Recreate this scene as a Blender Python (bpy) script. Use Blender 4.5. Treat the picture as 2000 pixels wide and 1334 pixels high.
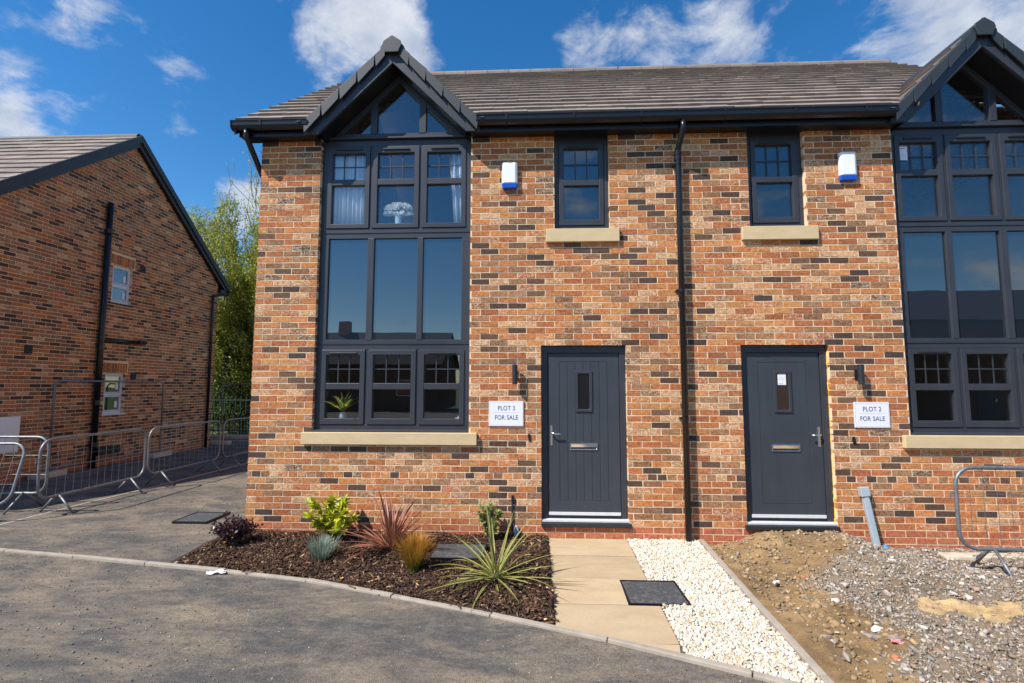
import bpy, math, random
import numpy as np
from mathutils import Vector, Matrix

rnd = random.Random(7)
rng = np.random.default_rng(7)
R = math.radians
for o in list(bpy.data.objects):
    bpy.data.objects.remove(o)
scene = bpy.context.scene
COL = scene.collection

# ------------------------------------------------------------------ camera
CAM = Vector((3.4709, -6.0721, 1.6195))
yaw, pitch, roll = -0.0453897, 0.0875519, 0.0012083
cam_data = bpy.data.cameras.new('camera')
cam_data.sensor_width = 36.0
cam_data.lens = 988.628 / 2000 * 36.0
cam_data.clip_start = 0.05
cam_data.clip_end = 3000
cam = bpy.data.objects.new('camera', cam_data)
COL.objects.link(cam)
cr = Vector((math.cos(yaw), -math.sin(yaw), 0))
cf = Vector((math.sin(yaw) * math.cos(pitch), math.cos(yaw) * math.cos(pitch), math.sin(pitch)))
cu = cr.cross(cf)
cr2 = cr * math.cos(roll) + cu * math.sin(roll)
cu2 = cu * math.cos(roll) - cr * math.sin(roll)
mw = Matrix.Identity(4)
for i in range(3):
    mw[i][0] = cr2[i]; mw[i][1] = cu2[i]; mw[i][2] = -cf[i]; mw[i][3] = CAM[i]
cam.matrix_world = mw
scene.camera = cam

# ------------------------------------------------------------------ light
SUN_TRAVEL = Vector((0.70, 0.54, -1.0)).normalized()
to_sun = -SUN_TRAVEL
sun_el = math.asin(to_sun.z)
sun_rot = math.atan2(to_sun.x, to_sun.y)
sd = bpy.data.lights.new('sun', 'SUN')
sd.energy = 5.0
sd.angle = R(0.55)
sd.color = (1.0, 0.94, 0.85)
sun = bpy.data.objects.new('sun', sd)
sun.rotation_euler = SUN_TRAVEL.to_track_quat('-Z', 'Y').to_euler()
COL.objects.link(sun)
scene.view_settings.view_transform = 'Standard'
scene.view_settings.look = 'None'
scene.view_settings.exposure = 0.37
scene.view_settings.gamma = 1.0
scene.view_settings.use_curve_mapping = False

world = bpy.data.worlds.new('World')
scene.world = world
world.use_nodes = True
wn = world.node_tree
wn.nodes.clear()
def N(t, typ, **kw):
    n = t.nodes.new(typ)
    for k, v in kw.items():
        setattr(n, k, v)
    return n
def mathn(t, op, a, b=None, clamp=False):
    n = N(t, 'ShaderNodeMath', operation=op, use_clamp=clamp)
    for i, x in enumerate((a, b)):
        if x is None: continue
        if isinstance(x, (int, float)): n.inputs[i].default_value = x
        else: t.links.new(x, n.inputs[i])
    return n.outputs[0]
def px_dir(px, py):
    d = cf * 988.628 + cr2 * (px - 1000.7) - cu2 * (py - 666.65)
    return d.normalized()
sky = N(wn, 'ShaderNodeTexSky', sky_type='NISHITA')
sky.sun_disc = False
sky.sun_elevation = sun_el
sky.sun_rotation = sun_rot
sky.altitude = 100
sky.air_density = 1.0
sky.dust_density = 0.2
sky.ozone_density = 3.0
hs = N(wn, 'ShaderNodeHueSaturation')
hs.inputs['Saturation'].default_value = 1.34
hs.inputs['Value'].default_value = 1.32
wn.links.new(sky.outputs[0], hs.inputs['Color'])
tc = N(wn, 'ShaderNodeTexCoord')
# cloud field: the direction is laid on a flat cloud layer, so clouds crowd together towards the horizon
sep = N(wn, 'ShaderNodeSeparateXYZ'); wn.links.new(tc.outputs['Generated'], sep.inputs[0])
zc = mathn(wn, 'ADD', mathn(wn, 'MAXIMUM', sep.outputs[2], 0.0), 0.22)
cmb = N(wn, 'ShaderNodeCombineXYZ')
wn.links.new(mathn(wn, 'DIVIDE', sep.outputs[0], zc), cmb.inputs[0])
wn.links.new(mathn(wn, 'DIVIDE', sep.outputs[1], zc), cmb.inputs[1])
def wnoise(scale, detail, rough, dist, off):
    mp = N(wn, 'ShaderNodeMapping'); mp.inputs['Location'].default_value = off
    mp.inputs['Scale'].default_value = (1, 1, 1.7)
    wn.links.new(tc.outputs['Generated'], mp.inputs[0])
    n = N(wn, 'ShaderNodeTexNoise'); n.inputs['Scale'].default_value = scale
    n.inputs['Detail'].default_value = detail; n.inputs['Roughness'].default_value = rough
    n.inputs['Distortion'].default_value = dist
    wn.links.new(mp.outputs[0], n.inputs['Vector'])
    return n.outputs['Fac']
n1 = wnoise(6.0, 10, 0.62, 0.25, (3.1, 1.7, 0))
n2 = wnoise(2.2, 3, 0.5, 0.1, (7.4, 2.2, 0))
bias = mathn(wn, 'MULTIPLY', mathn(wn, 'SUBTRACT', n2, 0.52), 0.55)
# where the photographed clouds stand
for (px, py, wdt, amt) in [(690, 50, 0.13, .28), (790, 95, .09, .26), (620, 110, .07, .10), (150, 40, .20, .05), (300, 60, .12, .04),
                           (510, 115, .05, .13), (345, 245, .04, .17), (490, 400, .07, .24), (430, 300, .07, .0), (20, 250, .09, .17),
                           (1090, 50, .16, .12), (1250, 60, .17, .13), (1450, 75, .15, .13), (1850, 20, .24, .13), (1990, 90, .12, .13),
                           (930, 60, .09, -.2), (460, 60, .10, -.18), (1000, 110, .08, -.12), (1650, 110, .10, -.08), (250, 180, .12, -.08), (560, 190, .08, -.1)]:
    d = px_dir(px, py)
    vd = N(wn, 'ShaderNodeVectorMath', operation='DISTANCE')
    wn.links.new(tc.outputs['Generated'], vd.inputs[0]); vd.inputs[1].default_value = d
    mr = N(wn, 'ShaderNodeMapRange', interpolation_type='SMOOTHSTEP')
    mr.inputs['From Min'].default_value = wdt * 1.25; mr.inputs['From Max'].default_value = 0
    mr.inputs['To Min'].default_value = 0; mr.inputs['To Max'].default_value = amt
    wn.links.new(vd.outputs['Value'], mr.inputs['Value'])
    bias = mathn(wn, 'ADD', bias, mr.outputs[0])
cl = mathn(wn, 'ADD', n1, bias)
mr = N(wn, 'ShaderNodeMapRange', interpolation_type='SMOOTHSTEP')
mr.inputs['From Min'].default_value = 0.54; mr.inputs['From Max'].default_value = 0.76
wn.links.new(cl, mr.inputs['Value'])
cfac = mathn(wn, 'MULTIPLY', mr.outputs[0], 0.88)
n3 = wnoise(10.0, 6, 0.6, 0.2, (3.3, 1.9, 0))
cr_ = N(wn, 'ShaderNodeValToRGB')
cr_.color_ramp.elements[0].position = 0.35; cr_.color_ramp.elements[0].color = (3.9, 4.4, 5.4, 1)
cr_.color_ramp.elements[1].position = 0.65; cr_.color_ramp.elements[1].color = (6.6, 6.8, 7.2, 1)
wn.links.new(n3, cr_.inputs[0])
mx = N(wn, 'ShaderNodeMix', data_type='RGBA')
wn.links.new(cfac, mx.inputs[0]); wn.links.new(hs.outputs[0], mx.inputs[6]); wn.links.new(cr_.outputs[0], mx.inputs[7])
bg = N(wn, 'ShaderNodeBackground'); bg.inputs[1].default_value = 0.10
wn.links.new(mx.outputs[2], bg.inputs[0])
wo = N(wn, 'ShaderNodeOutputWorld'); wn.links.new(bg.outputs[0], wo.inputs[0])

# ------------------------------------------------------------------ materials
MATS = {}
def base_mat(name):
    m = bpy.data.materials.new(name); m.use_nodes = True
    t = m.node_tree; b = t.nodes['Principled BSDF']
    MATS[name] = m
    return m, t, b
def pos_noise(t, scale, detail=4, rough=.55, stretch=(1, 1, 1), dist=0):
    g = N(t, 'ShaderNodeNewGeometry')
    mp = N(t, 'ShaderNodeMapping'); mp.inputs['Scale'].default_value = stretch
    t.links.new(g.outputs['Position'], mp.inputs[0])
    n = N(t, 'ShaderNodeTexNoise'); n.inputs['Scale'].default_value = scale
    n.inputs['Detail'].default_value = detail; n.inputs['Roughness'].default_value = rough
    n.inputs['Distortion'].default_value = dist
    t.links.new(mp.outputs[0], n.inputs['Vector'])
    return n.outputs['Fac']
def mixc(t, fac, a, b, mode='MIX'):
    n = N(t, 'ShaderNodeMix', data_type='RGBA', blend_type=mode)
    for i, x in ((0, fac), (6, a), (7, b)):
        if isinstance(x, (int, float)): n.inputs[i].default_value = x
        elif isinstance(x, tuple): n.inputs[i].default_value = (*x, 1) if len(x) == 3 else x
        else: t.links.new(x, n.inputs[i])
    return n.outputs[2]
def ramp(t, v, a, b, lo=0., hi=1.):
    n = N(t, 'ShaderNodeMapRange'); n.inputs['From Min'].default_value = a; n.inputs['From Max'].default_value = b
    n.inputs['To Min'].default_value = lo; n.inputs['To Max'].default_value = hi
    t.links.new(v, n.inputs['Value'])
    return n.outputs[0]
def bump(t, b, h, strength, dist=.004):
    n = N(t, 'ShaderNodeBump'); n.inputs['Strength'].default_value = strength; n.inputs['Distance'].default_value = dist
    t.links.new(h, n.inputs['Height']); t.links.new(n.outputs[0], b.inputs['Normal'])
def vary(t, col, amount, scale, detail=4, stretch=(1, 1, 1)):
    f = pos_noise(t, scale, detail, stretch=stretch)
    v = ramp(t, f, .25, .75, 1 - amount, 1 + amount)
    c = N(t, 'ShaderNodeCombineColor')
    for i in range(3): t.links.new(v, c.inputs[i])
    return mixc(t, 1.0, col, c.outputs[0], 'MULTIPLY')
def simple(name, color, rough=.6, amount=.12, scale=8, bscale=0, bstr=.2, metallic=0., spec=.5, stretch=(1, 1, 1), bdist=.003):
    m, t, b = base_mat(name)
    t.links.new(vary(t, color, amount, scale, stretch=stretch), b.inputs['Base Color'])
    b.inputs['Roughness'].default_value = rough
    b.inputs['Metallic'].default_value = metallic
    b.inputs['Specular IOR Level'].default_value = spec
    if bscale: bump(t, b, pos_noise(t, bscale, 4, stretch=stretch), bstr, bdist)
    return m
def attr_mat(name, rough=.8, amount=.2, scale=60, bscale=0, bstr=.3, spec=.3, trans=0.):
    m, t, b = base_mat(name)
    a = N(t, 'ShaderNodeAttribute'); a.attribute_name = 'Col'
    c = vary(t, a.outputs['Color'], amount, scale)
    t.links.new(c, b.inputs['Base Color'])
    b.inputs['Roughness'].default_value = rough
    b.inputs['Specular IOR Level'].default_value = spec
    if bscale: bump(t, b, pos_noise(t, bscale, 3), bstr)
    if trans:
        o = [n for n in t.nodes if n.type == 'OUTPUT_MATERIAL'][0]
        tr = N(t, 'ShaderNodeBsdfTranslucent'); t.links.new(c, tr.inputs[0])
        ms = N(t, 'ShaderNodeMixShader'); ms.inputs[0].default_value = trans
        t.links.new(b.outputs[0], ms.inputs[1]); t.links.new(tr.outputs[0], ms.inputs[2])
        t.links.new(ms.outputs[0], o.inputs[0])
    return m
def brick_mat():
    m, t, b = base_mat('brick')
    a = N(t, 'ShaderNodeAttribute'); a.attribute_name = 'Col'
    c = vary(t, a.outputs['Color'], .42, 30, 6)
    f = pos_noise(t, 9, 4, .62, (1, 1, 2.4))
    c = mixc(t, ramp(t, f, .54, .72, 0, .60), c, (.13, .060, .034))
    c = mixc(t, ramp(t, pos_noise(t, 90, 3, .7), .62, .74, 0, .55), c, (.06, .035, .028))
    sm = pos_noise(t, 30, 4, .62, (1, 1, 1.7), 1.5)
    smf = mathn(t, 'MULTIPLY', ramp(t, sm, .47, .60), a.outputs['Alpha'])
    c = mixc(t, smf, c, (.76, .54, .36))
    c = vary(t, c, .13, 1.1, 3)
    c = mixc(t, ramp(t, pos_noise(t, 2.6, 5, .7), .60, .78, 0, .30), c, (.55, .38, .24))
    t.links.new(c, b.inputs['Base Color'])
    b.inputs['Roughness'].default_value = .9
    b.inputs['Specular IOR Level'].default_value = .2
    bump(t, b, pos_noise(t, 95, 5, .65), .5, .005)
    return m
brick_mat()
simple('mortar', (.80, .61, .40), .95, .12, 14, 220, .25)
simple('dpc', (.05, .05, .055), .7)
simple('frame', (.037, .040, .050), .40, .12, 4, 0)
simple('frame_dark', (.022, .024, .029), .42, .08, 5)
simple('black_plastic', (.010, .010, .012), .28, .1, 6)
simple('soft_black', (.006, .006, .007), .6)
simple('stone_sill', (.62, .47, .27), .85, .08, 6, 160, .12, stretch=(1, 1, 3))
simple('metal_bright', (.78, .79, .82), .35, .05, 10, metallic=.85)
simple('threshold', (.72, .72, .74), .45, .06, 14, metallic=.2)
simple('chrome', (.85, .85, .87), .12, .03, 10, metallic=1.)
simple('steel', (.22, .235, .245), .5, .25, 22, 60, .1, metallic=.6)
simple('white_plastic', (.86, .87, .88), .35, .02, 5)
simple('blue_plastic', (.010, .11, .62), .3, .05, 5)
simple('paper', (.80, .81, .88), .7, .02, 30)
simple('ink', (.10, .10, .14), .7)
simple('ink_light', (.36, .36, .46), .7)
simple('barge_tile', (.028, .035, .042), .55, .12, 9, 150, .08)
simple('plaster', (.50, .49, .47), .9, .03, 2)
simple('carpet', (.16, .15, .14), .95, .1, 5)
simple('curtain', (.74, .77, .84), .9, .04, 6)
simple('petal', (.92, .91, .86), .7, .05, 40)
simple('ceramic', (.50, .60, .68), .2, .03, 5)
simple('sofa', (.10, .105, .08), .95, .1, 30)
simple('foam', (.78, .48, .05), .8, .3, 40, 60, .8)
simple('conduit', (.36, .42, .47), .5, .08, 12)
simple('mdpe_blue', (.02, .22, .50), .4)
simple('concrete', (.36, .31, .25), .9, .18, 9, 140, .3)
simple('pale_concrete', (.55, .47, .36), .9, .22, 8, 90, .4)
simple('rail_green', (.03, .06, .045), .5)
simple('bark', (.15, .13, .085), .9, .3, 14, 40, .5)
simple('bark_pale', (.26, .25, .17), .9, .25, 14)
simple('litter_white', (.80, .79, .75), .8, .06, 20)
simple('litter_pink', (.60, .22, .22), .8, .1, 20)
simple('clay', (.55, .17, .08), .9, .15, 40)
simple('board', (.28, .23, .18), .9, .2, 20)
simple('upvc', (.62, .66, .74), .4, .05, 5)
simple('grass', (.09, .12, .03), .95, .4, .7, 40, .6)
attr_mat('stones', .85, .22, 60, 120, .4)
attr_mat('chips', .9, .28, 50)
attr_mat('leaf', .5, .16, 14, trans=.38)
attr_mat('leaf_gloss', .35, .12, 14, trans=.25, spec=.5)
m, t, b = base_mat('roof_tile')   # flat brown-grey concrete tiles, each a little different
oi = N(t, 'ShaderNodeAttribute'); oi.attribute_name = 'Col'
c = vary(t, oi.outputs['Color'], .14, 6, 5)
t.links.new(c, b.inputs['Base Color']); b.inputs['Roughness'].default_value = .85
b.inputs['Specular IOR Level'].default_value = .25
bump(t, b, pos_noise(t, 140, 3), .25)
m, t, b = base_mat('slab')
f = pos_noise(t, 2.2, 5, .6, (1, 2.5, 1), .6)
c = mixc(t, ramp(t, f, .35, .7), (.53, .405, .25), (.45, .33, .20))
c = vary(t, c, .07, 60, 3)
c = mixc(t, ramp(t, pos_noise(t, 5, 6, .7), .56, .78, 0, .45), c, (.34, .25, .16))
oi_ = N(t, 'ShaderNodeObjectInfo'); sv_ = ramp(t, oi_.outputs['Random'], 0, 1, .86, 1.06); cc_ = N(t, 'ShaderNodeCombineColor')
for i_ in range(3): t.links.new(sv_, cc_.inputs[i_])
c = mixc(t, 1.0, c, cc_.outputs[0], 'MULTIPLY')
t.links.new(c, b.inputs['Base Color']); b.inputs['Roughness'].default_value = .88
bump(t, b, pos_noise(t, 16, 6, .6, (1, 3, 1)), .35, .006)
m, t, b = base_mat('asphalt')
f = pos_noise(t, 1.1, 6, .62, (1, 1.9, 1), .8)
c = mixc(t, ramp(t, f, .40, .66), (.105, .099, .095), (.25, .205, .155))
f2 = pos_noise(t, 3.6, 5, .7, (.5, 1.6, 1), .5)
c = mixc(t, ramp(t, f2, .52, .75, 0, .6), c, (.29, .24, .18))
c = mixc(t, ramp(t, pos_noise(t, 7, 5, .7), .56, .72, 0, .6), c, (.07, .067, .067))
c = vary(t, c, .60, 150, 2)
c = vary(t, c, .28, 45, 3)
c = vary(t, c, .20, 12, 4, (.7, 1.3, 1))
c = mixc(t, 1.0, c, (.93, .92, .90), 'MULTIPLY')
t.links.new(c, b.inputs['Base Color']); b.inputs['Roughness'].default_value = .92
b.inputs['Specular IOR Level'].default_value = .25
bump(t, b, pos_noise(t, 110, 4, .7), .7, .008)
m, t, b = base_mat('cover')
c = vary(t, (.060, .064, .070), .40, 30, 6)
c = mixc(t, ramp(t, pos_noise(t, 26, 6, .8), .52, .66, 0, .75), c, (.20, .19, .175))
t.links.new(c, b.inputs['Base Color']); b.inputs['Roughness'].default_value = .75
bump(t, b, pos_noise(t, 70, 3), .6, .006)
m, t, b = base_mat('dirt')
a = N(t, 'ShaderNodeAttribute'); a.attribute_name = 'Col'
c = vary(t, a.outputs['Color'], .30, 9, 6)
c = vary(t, c, .34, 90, 3)
c = vary(t, c, .22, 3, 5)
c = mixc(t, 1.0, c, (.80, .79, .77), 'MULTIPLY')
t.links.new(c, b.inputs['Base Color']); b.inputs['Roughness'].default_value = .95
b.inputs['Specular IOR Level'].default_value = .15
bump(t, b, pos_noise(t, 60, 5, .7), .8, .012)
m, t, b = base_mat('mulch_soil')
t.links.new(vary(t, (.055, .034, .024), .5, 40, 5), b.inputs['Base Color']); b.inputs['Roughness'].default_value = .95
bump(t, b, pos_noise(t, 60, 5, .7), 1., .02)
m, t, b = base_mat('door_skin')      # wood-grain composite door
c = vary(t, vary(t, (.040, .047, .058), .10, 26, 4, (1, 1, .06)), .12, 2.5, 4)
t.links.new(c, b.inputs['Base Color']); b.inputs['Roughness'].default_value = .5
bump(t, b, pos_noise(t, 120, 4, .6, (1, 1, .05)), .18, .002)
def glass_mat(name, refl, tint, back=None):
    m = bpy.data.materials.new(name); m.use_nodes = True; t = m.node_tree; t.nodes.clear(); MATS[name] = m
    o = N(t, 'ShaderNodeOutputMaterial')
    g = N(t, 'ShaderNodeBsdfGlossy'); g.inputs['Roughness'].default_value = 0.0; g.inputs[0].default_value = (.95, .96, .97, 1)
    if back: k = N(t, 'ShaderNodeBsdfDiffuse'); k.inputs[0].default_value = (*back, 1)
    else: k = N(t, 'ShaderNodeBsdfTransparent'); k.inputs[0].default_value = (*tint, 1)
    ge = N(t, 'ShaderNodeNewGeometry'); dt = N(t, 'ShaderNodeVectorMath', operation='DOT_PRODUCT')
    t.links.new(ge.outputs['Incoming'], dt.inputs[0]); t.links.new(ge.outputs['Normal'], dt.inputs[1])
    cth = mathn(t, 'ABSOLUTE', dt.outputs['Value'])
    fr = mathn(t, 'POWER', mathn(t, 'SUBTRACT', 1.0, cth, True), 5.0)
    fac = mathn(t, 'ADD', mathn(t, 'MULTIPLY', fr, 1 - refl), refl, True)
    ms = N(t, 'ShaderNodeMixShader'); t.links.new(fac, ms.inputs[0]); t.links.new(k.outputs[0], ms.inputs[1]); t.links.new(g.outputs[0], ms.inputs[2])
    nb = N(t, 'ShaderNodeBump'); nb.inputs['Strength'].default_value = .012; nb.inputs['Distance'].default_value = .05
    t.links.new(pos_noise(t, 2.2, 1), nb.inputs['Height']); t.links.new(nb.outputs[0], g.inputs['Normal'])
    t.links.new(ms.outputs[0], o.inputs[0])
glass_mat('glass', .095, (.93, .95, .95))
glass_mat('spandrel_glass', .17, None, (.012, .02, .03))
glass_mat('door_glass', .04, (.55, .5, .42))

# ------------------------------------------------------------------ builders
ORG = {}
def org(o): return ORG.get(o.name, Vector((0, 0, 0))) if o else Vector((0, 0, 0))
def tag(o, label=None, cat=None, group=None, kind=None):
    if label: o['label'] = label
    if cat: o['category'] = cat
    if group: o['group'] = group
    if kind: o['kind'] = kind
    return o
def thing(name, loc, label, cat, group=None):
    o = bpy.data.objects.new(name, None); o.empty_display_size = .2
    COL.objects.link(o); o.location = loc; ORG[o.name] = Vector(loc)
    return tag(o, label, cat, group)
def link_mesh(name, me, parent, loc=(0, 0, 0)):
    o = bpy.data.objects.new(name, me); COL.objects.link(o)
    o.parent = parent; o.location = loc
    ORG[o.name] = org(parent)
    return o
MIR = [None]          # x -> MIR - x while the right-hand house is being built
class MB:
    def __init__(s): s.v = []; s.f = []; s.c = []
    def add(s, vs, fs, col=None):
        n = len(s.v); mir = MIR[0]
        for v in vs: s.v.append((mir - v[0], v[1], v[2]) if mir is not None else tuple(v))
        for f in fs:
            f = [n + i for i in f]
            s.f.append(f[::-1] if mir is not None else f); s.c.append(col)
        return s
    def box(s, x0, x1, y0, y1, z0, z1, col=None):
        return s.add([(x0, y0, z0), (x1, y0, z0), (x1, y1, z0), (x0, y1, z0), (x0, y0, z1), (x1, y0, z1), (x1, y1, z1), (x0, y1, z1)],
                     [(0, 3, 2, 1), (4, 5, 6, 7), (0, 1, 5, 4), (1, 2, 6, 5), (2, 3, 7, 6), (3, 0, 4, 7)], col)
    def hexa(s, p, col=None):      # 8 points: bottom ring then top ring
        return s.add(p, [(0, 3, 2, 1), (4, 5, 6, 7), (0, 1, 5, 4), (1, 2, 6, 5), (2, 3, 7, 6), (3, 0, 4, 7)], col)
    def prism(s, poly, y0, y1, axis='y', col=None):   # poly of (a,b) counter-clockwise seen from -axis
        n = len(poly)
        f = {'y': lambda a, b, c: (a, c, b), 'x': lambda a, b, c: (c, a, b), 'z': lambda a, b, c: (a, b, c)}[axis]
        vs = [f(a, b, y0) for a, b in poly] + [f(a, b, y1) for a, b in poly]
        fs = [tuple(range(n)), tuple(range(2 * n - 1, n - 1, -1))] + [(i, i + n, (i + 1) % n + n, (i + 1) % n) for i in range(n)]
        return s.add(vs, fs, col)
    def ring(s, outer, inner, y0, y1):                # frame between two loops of (x,z), same count
        n = len(outer)
        vs = [(a, y0, b) for a, b in outer] + [(a, y0, b) for a, b in inner] + [(a, y1, b) for a, b in outer] + [(a, y1, b) for a, b in inner]
        fs = []
        for i in range(n):
            j = (i + 1) % n
            fs += [(i, j, n + j, n + i), (2 * n + j, 2 * n + i, 3 * n + i, 3 * n + j), (i, 2 * n + i, 2 * n + j, j), (n + i, n + j, 3 * n + j, 3 * n + i)]
        return s.add(vs, fs)
    def rframe(s, x0, x1, z0, z1, w, y0, y1, wb=None, wt=None):
        wb = w if wb is None else wb; wt = w if wt is None else wt
        return s.ring([(x0, z0), (x1, z0), (x1, z1), (x0, z1)], [(x0 + w, z0 + wb), (x1 - w, z0 + wb), (x1 - w, z1 - wt), (x0 + w, z1 - wt)], y0, y1)
    def tube(s, path, r, n=8, closed=False):
        P = [Vector(p) for p in path]; k = len(P); vs = []
        rs = r if isinstance(r, (list, tuple)) else [r] * k
        up = None
        for i, p in enumerate(P):
            a = P[i - 1] if (i or closed) else P[0]; c = P[(i + 1) % k] if (i < k - 1 or closed) else P[-1]
            d = (c - a)
            if d.length < 1e-9: d = Vector((0, 0, 1))
            d.normalize()
            if up is None: up = Vector((0, 0, 1)) if abs(d.z) < .9 else Vector((1, 0, 0))
            x = d.cross(up)
            if x.length < 1e-4: x = d.orthogonal()
            x.normalize(); y = d.cross(x); up = -y if y.dot(up) < 0 else y
            y = up; x = d.cross(y).normalized()
            for q in range(n):
                th = 2 * math.pi * q / n
                vs.append(p + (x * math.cos(th) + y * math.sin(th)) * rs[i])
        fs = []
        for i in range(k if closed else k - 1):
            j = (i + 1) % k
            for q in range(n): fs.append((i * n + q, i * n + (q + 1) % n, j * n + (q + 1) % n, j * n + q))
        if not closed: fs += [tuple(range(n))[::-1], tuple((k - 1) * n + q for q in range(n))]
        return s.add(vs, fs)
    def lathe(s, prof, cx, cy, cz, n=16):   # prof of (r,z)
        vs = [(cx + r * math.cos(2 * math.pi * q / n), cy + r * math.sin(2 * math.pi * q / n), cz + z) for r, z in prof for q in range(n)]
        fs = [(i * n + q, i * n + (q + 1) % n, (i + 1) * n + (q + 1) % n, (i + 1) * n + q) for i in range(len(prof) - 1) for q in range(n)]
        fs += [tuple(range(n))[::-1], tuple((len(prof) - 1) * n + q for q in range(n))]
        return s.add(vs, fs)
    def mesh(s, name, mat, origin=(0, 0, 0)):
        me = bpy.data.meshes.new(name); o = origin
        me.from_pydata([(v[0] - o[0], v[1] - o[1], v[2] - o[2]) for v in s.v], [], s.f)
        if any(c is not None for c in s.c):
            at = me.attributes.new('Col', 'FLOAT_COLOR', 'FACE')
            at.data.foreach_set('color', np.array([(c if len(c) == 4 else (*c, 0.)) if c else (.5, .5, .5, 0) for c in s.c], 'f').ravel())
        me.materials.append(MATS[mat])
        return me
    def build(s, name, mat, parent=None, bevel=0, smooth=False, kind=None, label=None):
        me = s.mesh(name, mat, org(parent))
        o = link_mesh(name, me, parent)
        if smooth:
            for p in me.polygons: p.use_smooth = True
        if bevel:
            b = o.modifiers.new('bevel', 'BEVEL'); b.width = bevel; b.segments = 2; b.limit_method = 'ANGLE'
        if kind: o['kind'] = kind
        if label: o['label'] = label
        return o
def bulk(name, bv, bf, T, P, cols, mat, parent=None, smooth=False):
    # many small pieces in one mesh; bv (nv,3), bf (nf,k), T (N,3,3), P (N,3), cols (N,3)
    bv = np.asarray(bv, float); bf = np.asarray(bf, int); n, nv, nf, k = len(P), len(bv), len(bf), bf.shape[1]
    o = org(parent)
    V = np.einsum('nij,vj->nvi', T, bv) + P[:, None, :] - np.array(o)[None, None]
    F = (bf[None] + (np.arange(n) * nv)[:, None, None]).reshape(-1)
    me = bpy.data.meshes.new(name)
    me.vertices.add(n * nv); me.vertices.foreach_set('co', V.reshape(-1).astype('f'))
    me.loops.add(len(F)); me.loops.foreach_set('vertex_index', F.astype('i'))
    me.polygons.add(n * nf); me.polygons.foreach_set('loop_start', np.arange(0, len(F), k, dtype='i'))
    me.polygons.foreach_set('loop_total', np.full(n * nf, k, 'i'))
    if smooth: me.polygons.foreach_set('use_smooth', np.ones(n * nf, bool))
    me.update(calc_edges=True)
    at = me.attributes.new('Col', 'FLOAT_COLOR', 'FACE')
    c4 = np.concatenate([np.repeat(cols, nf, 0), np.zeros((n * nf, 1))], 1)
    at.data.foreach_set('color', c4.astype('f').ravel())
    me.materials.append(MATS[mat])
    return link_mesh(name, me, parent)
def rand_rot(n, tilt=None):
    q = rng.normal(size=(n, 4)); q /= np.linalg.norm(q, axis=1)[:, None]
    if tilt is not None:
        az = rng.uniform(0, 2 * np.pi, n); a = rng.normal(0, tilt, n); b_ = rng.normal(0, tilt, n)
        cz, sz, ca, sa, cb, sb = np.cos(az), np.sin(az), np.cos(a), np.sin(a), np.cos(b_), np.sin(b_)
        Z = np.zeros((n, 3, 3)); Z[:, 0, 0] = cz; Z[:, 0, 1] = -sz; Z[:, 1, 0] = sz; Z[:, 1, 1] = cz; Z[:, 2, 2] = 1
        X = np.zeros((n, 3, 3)); X[:, 0, 0] = 1; X[:, 1, 1] = ca; X[:, 1, 2] = -sa; X[:, 2, 1] = sa; X[:, 2, 2] = ca
        Y = np.zeros((n, 3, 3)); Y[:, 1, 1] = 1; Y[:, 0, 0] = cb; Y[:, 0, 2] = sb; Y[:, 2, 0] = -sb; Y[:, 2, 2] = cb
        return Z @ X @ Y
    w, x, y, z = q.T
    return np.stack([np.stack([1 - 2 * (y * y + z * z), 2 * (x * y - z * w), 2 * (x * z + y * w)], 1),
                     np.stack([2 * (x * y + z * w), 1 - 2 * (x * x + z * z), 2 * (y * z - x * w)], 1),
                     np.stack([2 * (x * z - y * w), 2 * (y * z + x * w), 1 - 2 * (x * x + y * y)], 1)], 1)
# a rough stone of 20 triangles
_p = (1 + 5 ** .5) / 2
ICO = np.array([(-1, _p, 0), (1, _p, 0), (-1, -_p, 0), (1, -_p, 0), (0, -1, _p), (0, 1, _p), (0, -1, -_p), (0, 1, -_p), (_p, 0, -1), (_p, 0, 1), (-_p, 0, -1), (-_p, 0, 1)]) / 1.9
ICO = ICO * rng.uniform(.82, 1.15, (12, 1))
ICOF = np.array([(0, 11, 5), (0, 5, 1), (0, 1, 7), (0, 7, 10), (0, 10, 11), (1, 5, 9), (5, 11, 4), (11, 10, 2), (10, 7, 6), (7, 1, 8), (3, 9, 4), (3, 4, 2), (3, 2, 6), (3, 6, 8), (3, 8, 9), (4, 9, 5), (2, 4, 11), (6, 2, 10), (8, 6, 7), (9, 8, 1)])

CUBE = np.array([(-1, -.8, -1), (1, -1, -1), (1.1, .9, -1), (-.9, 1, -1), (-.9, -.8, 1), (.9, -1, 1), (1, .7, 1), (-1, .9, 1)])
CUBEF = np.array([(0, 3, 2, 1), (4, 5, 6, 7), (0, 1, 5, 4), (1, 2, 6, 5), (2, 3, 7, 6), (3, 0, 4, 7)])
GZ = -0.15
def in_view(p):
    d = Vector(p) - CAM; z = d.dot(cf)
    if z < .1: return False
    return abs(988.628 * d.dot(cr2) / z) < 1015 and abs(988.628 * d.dot(cu2) / z) < 685
EDGE = [(-6.0, -.25), (-4.0, -.48), (-2.283, -.711), (-1.27, -.874), (-.068, -1.098), (.65, -1.225), (1.3, -1.36), (2.04, -1.615), (2.752, -1.862), (3.289, -2.068), (3.6, -2.184), (4.446, -2.55), (4.935, -2.802), (5.6, -3.16), (6.6, -3.7)]
def edge_y(x): return float(np.interp(x, [e[0] for e in EDGE], [e[1] for e in EDGE]))

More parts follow.
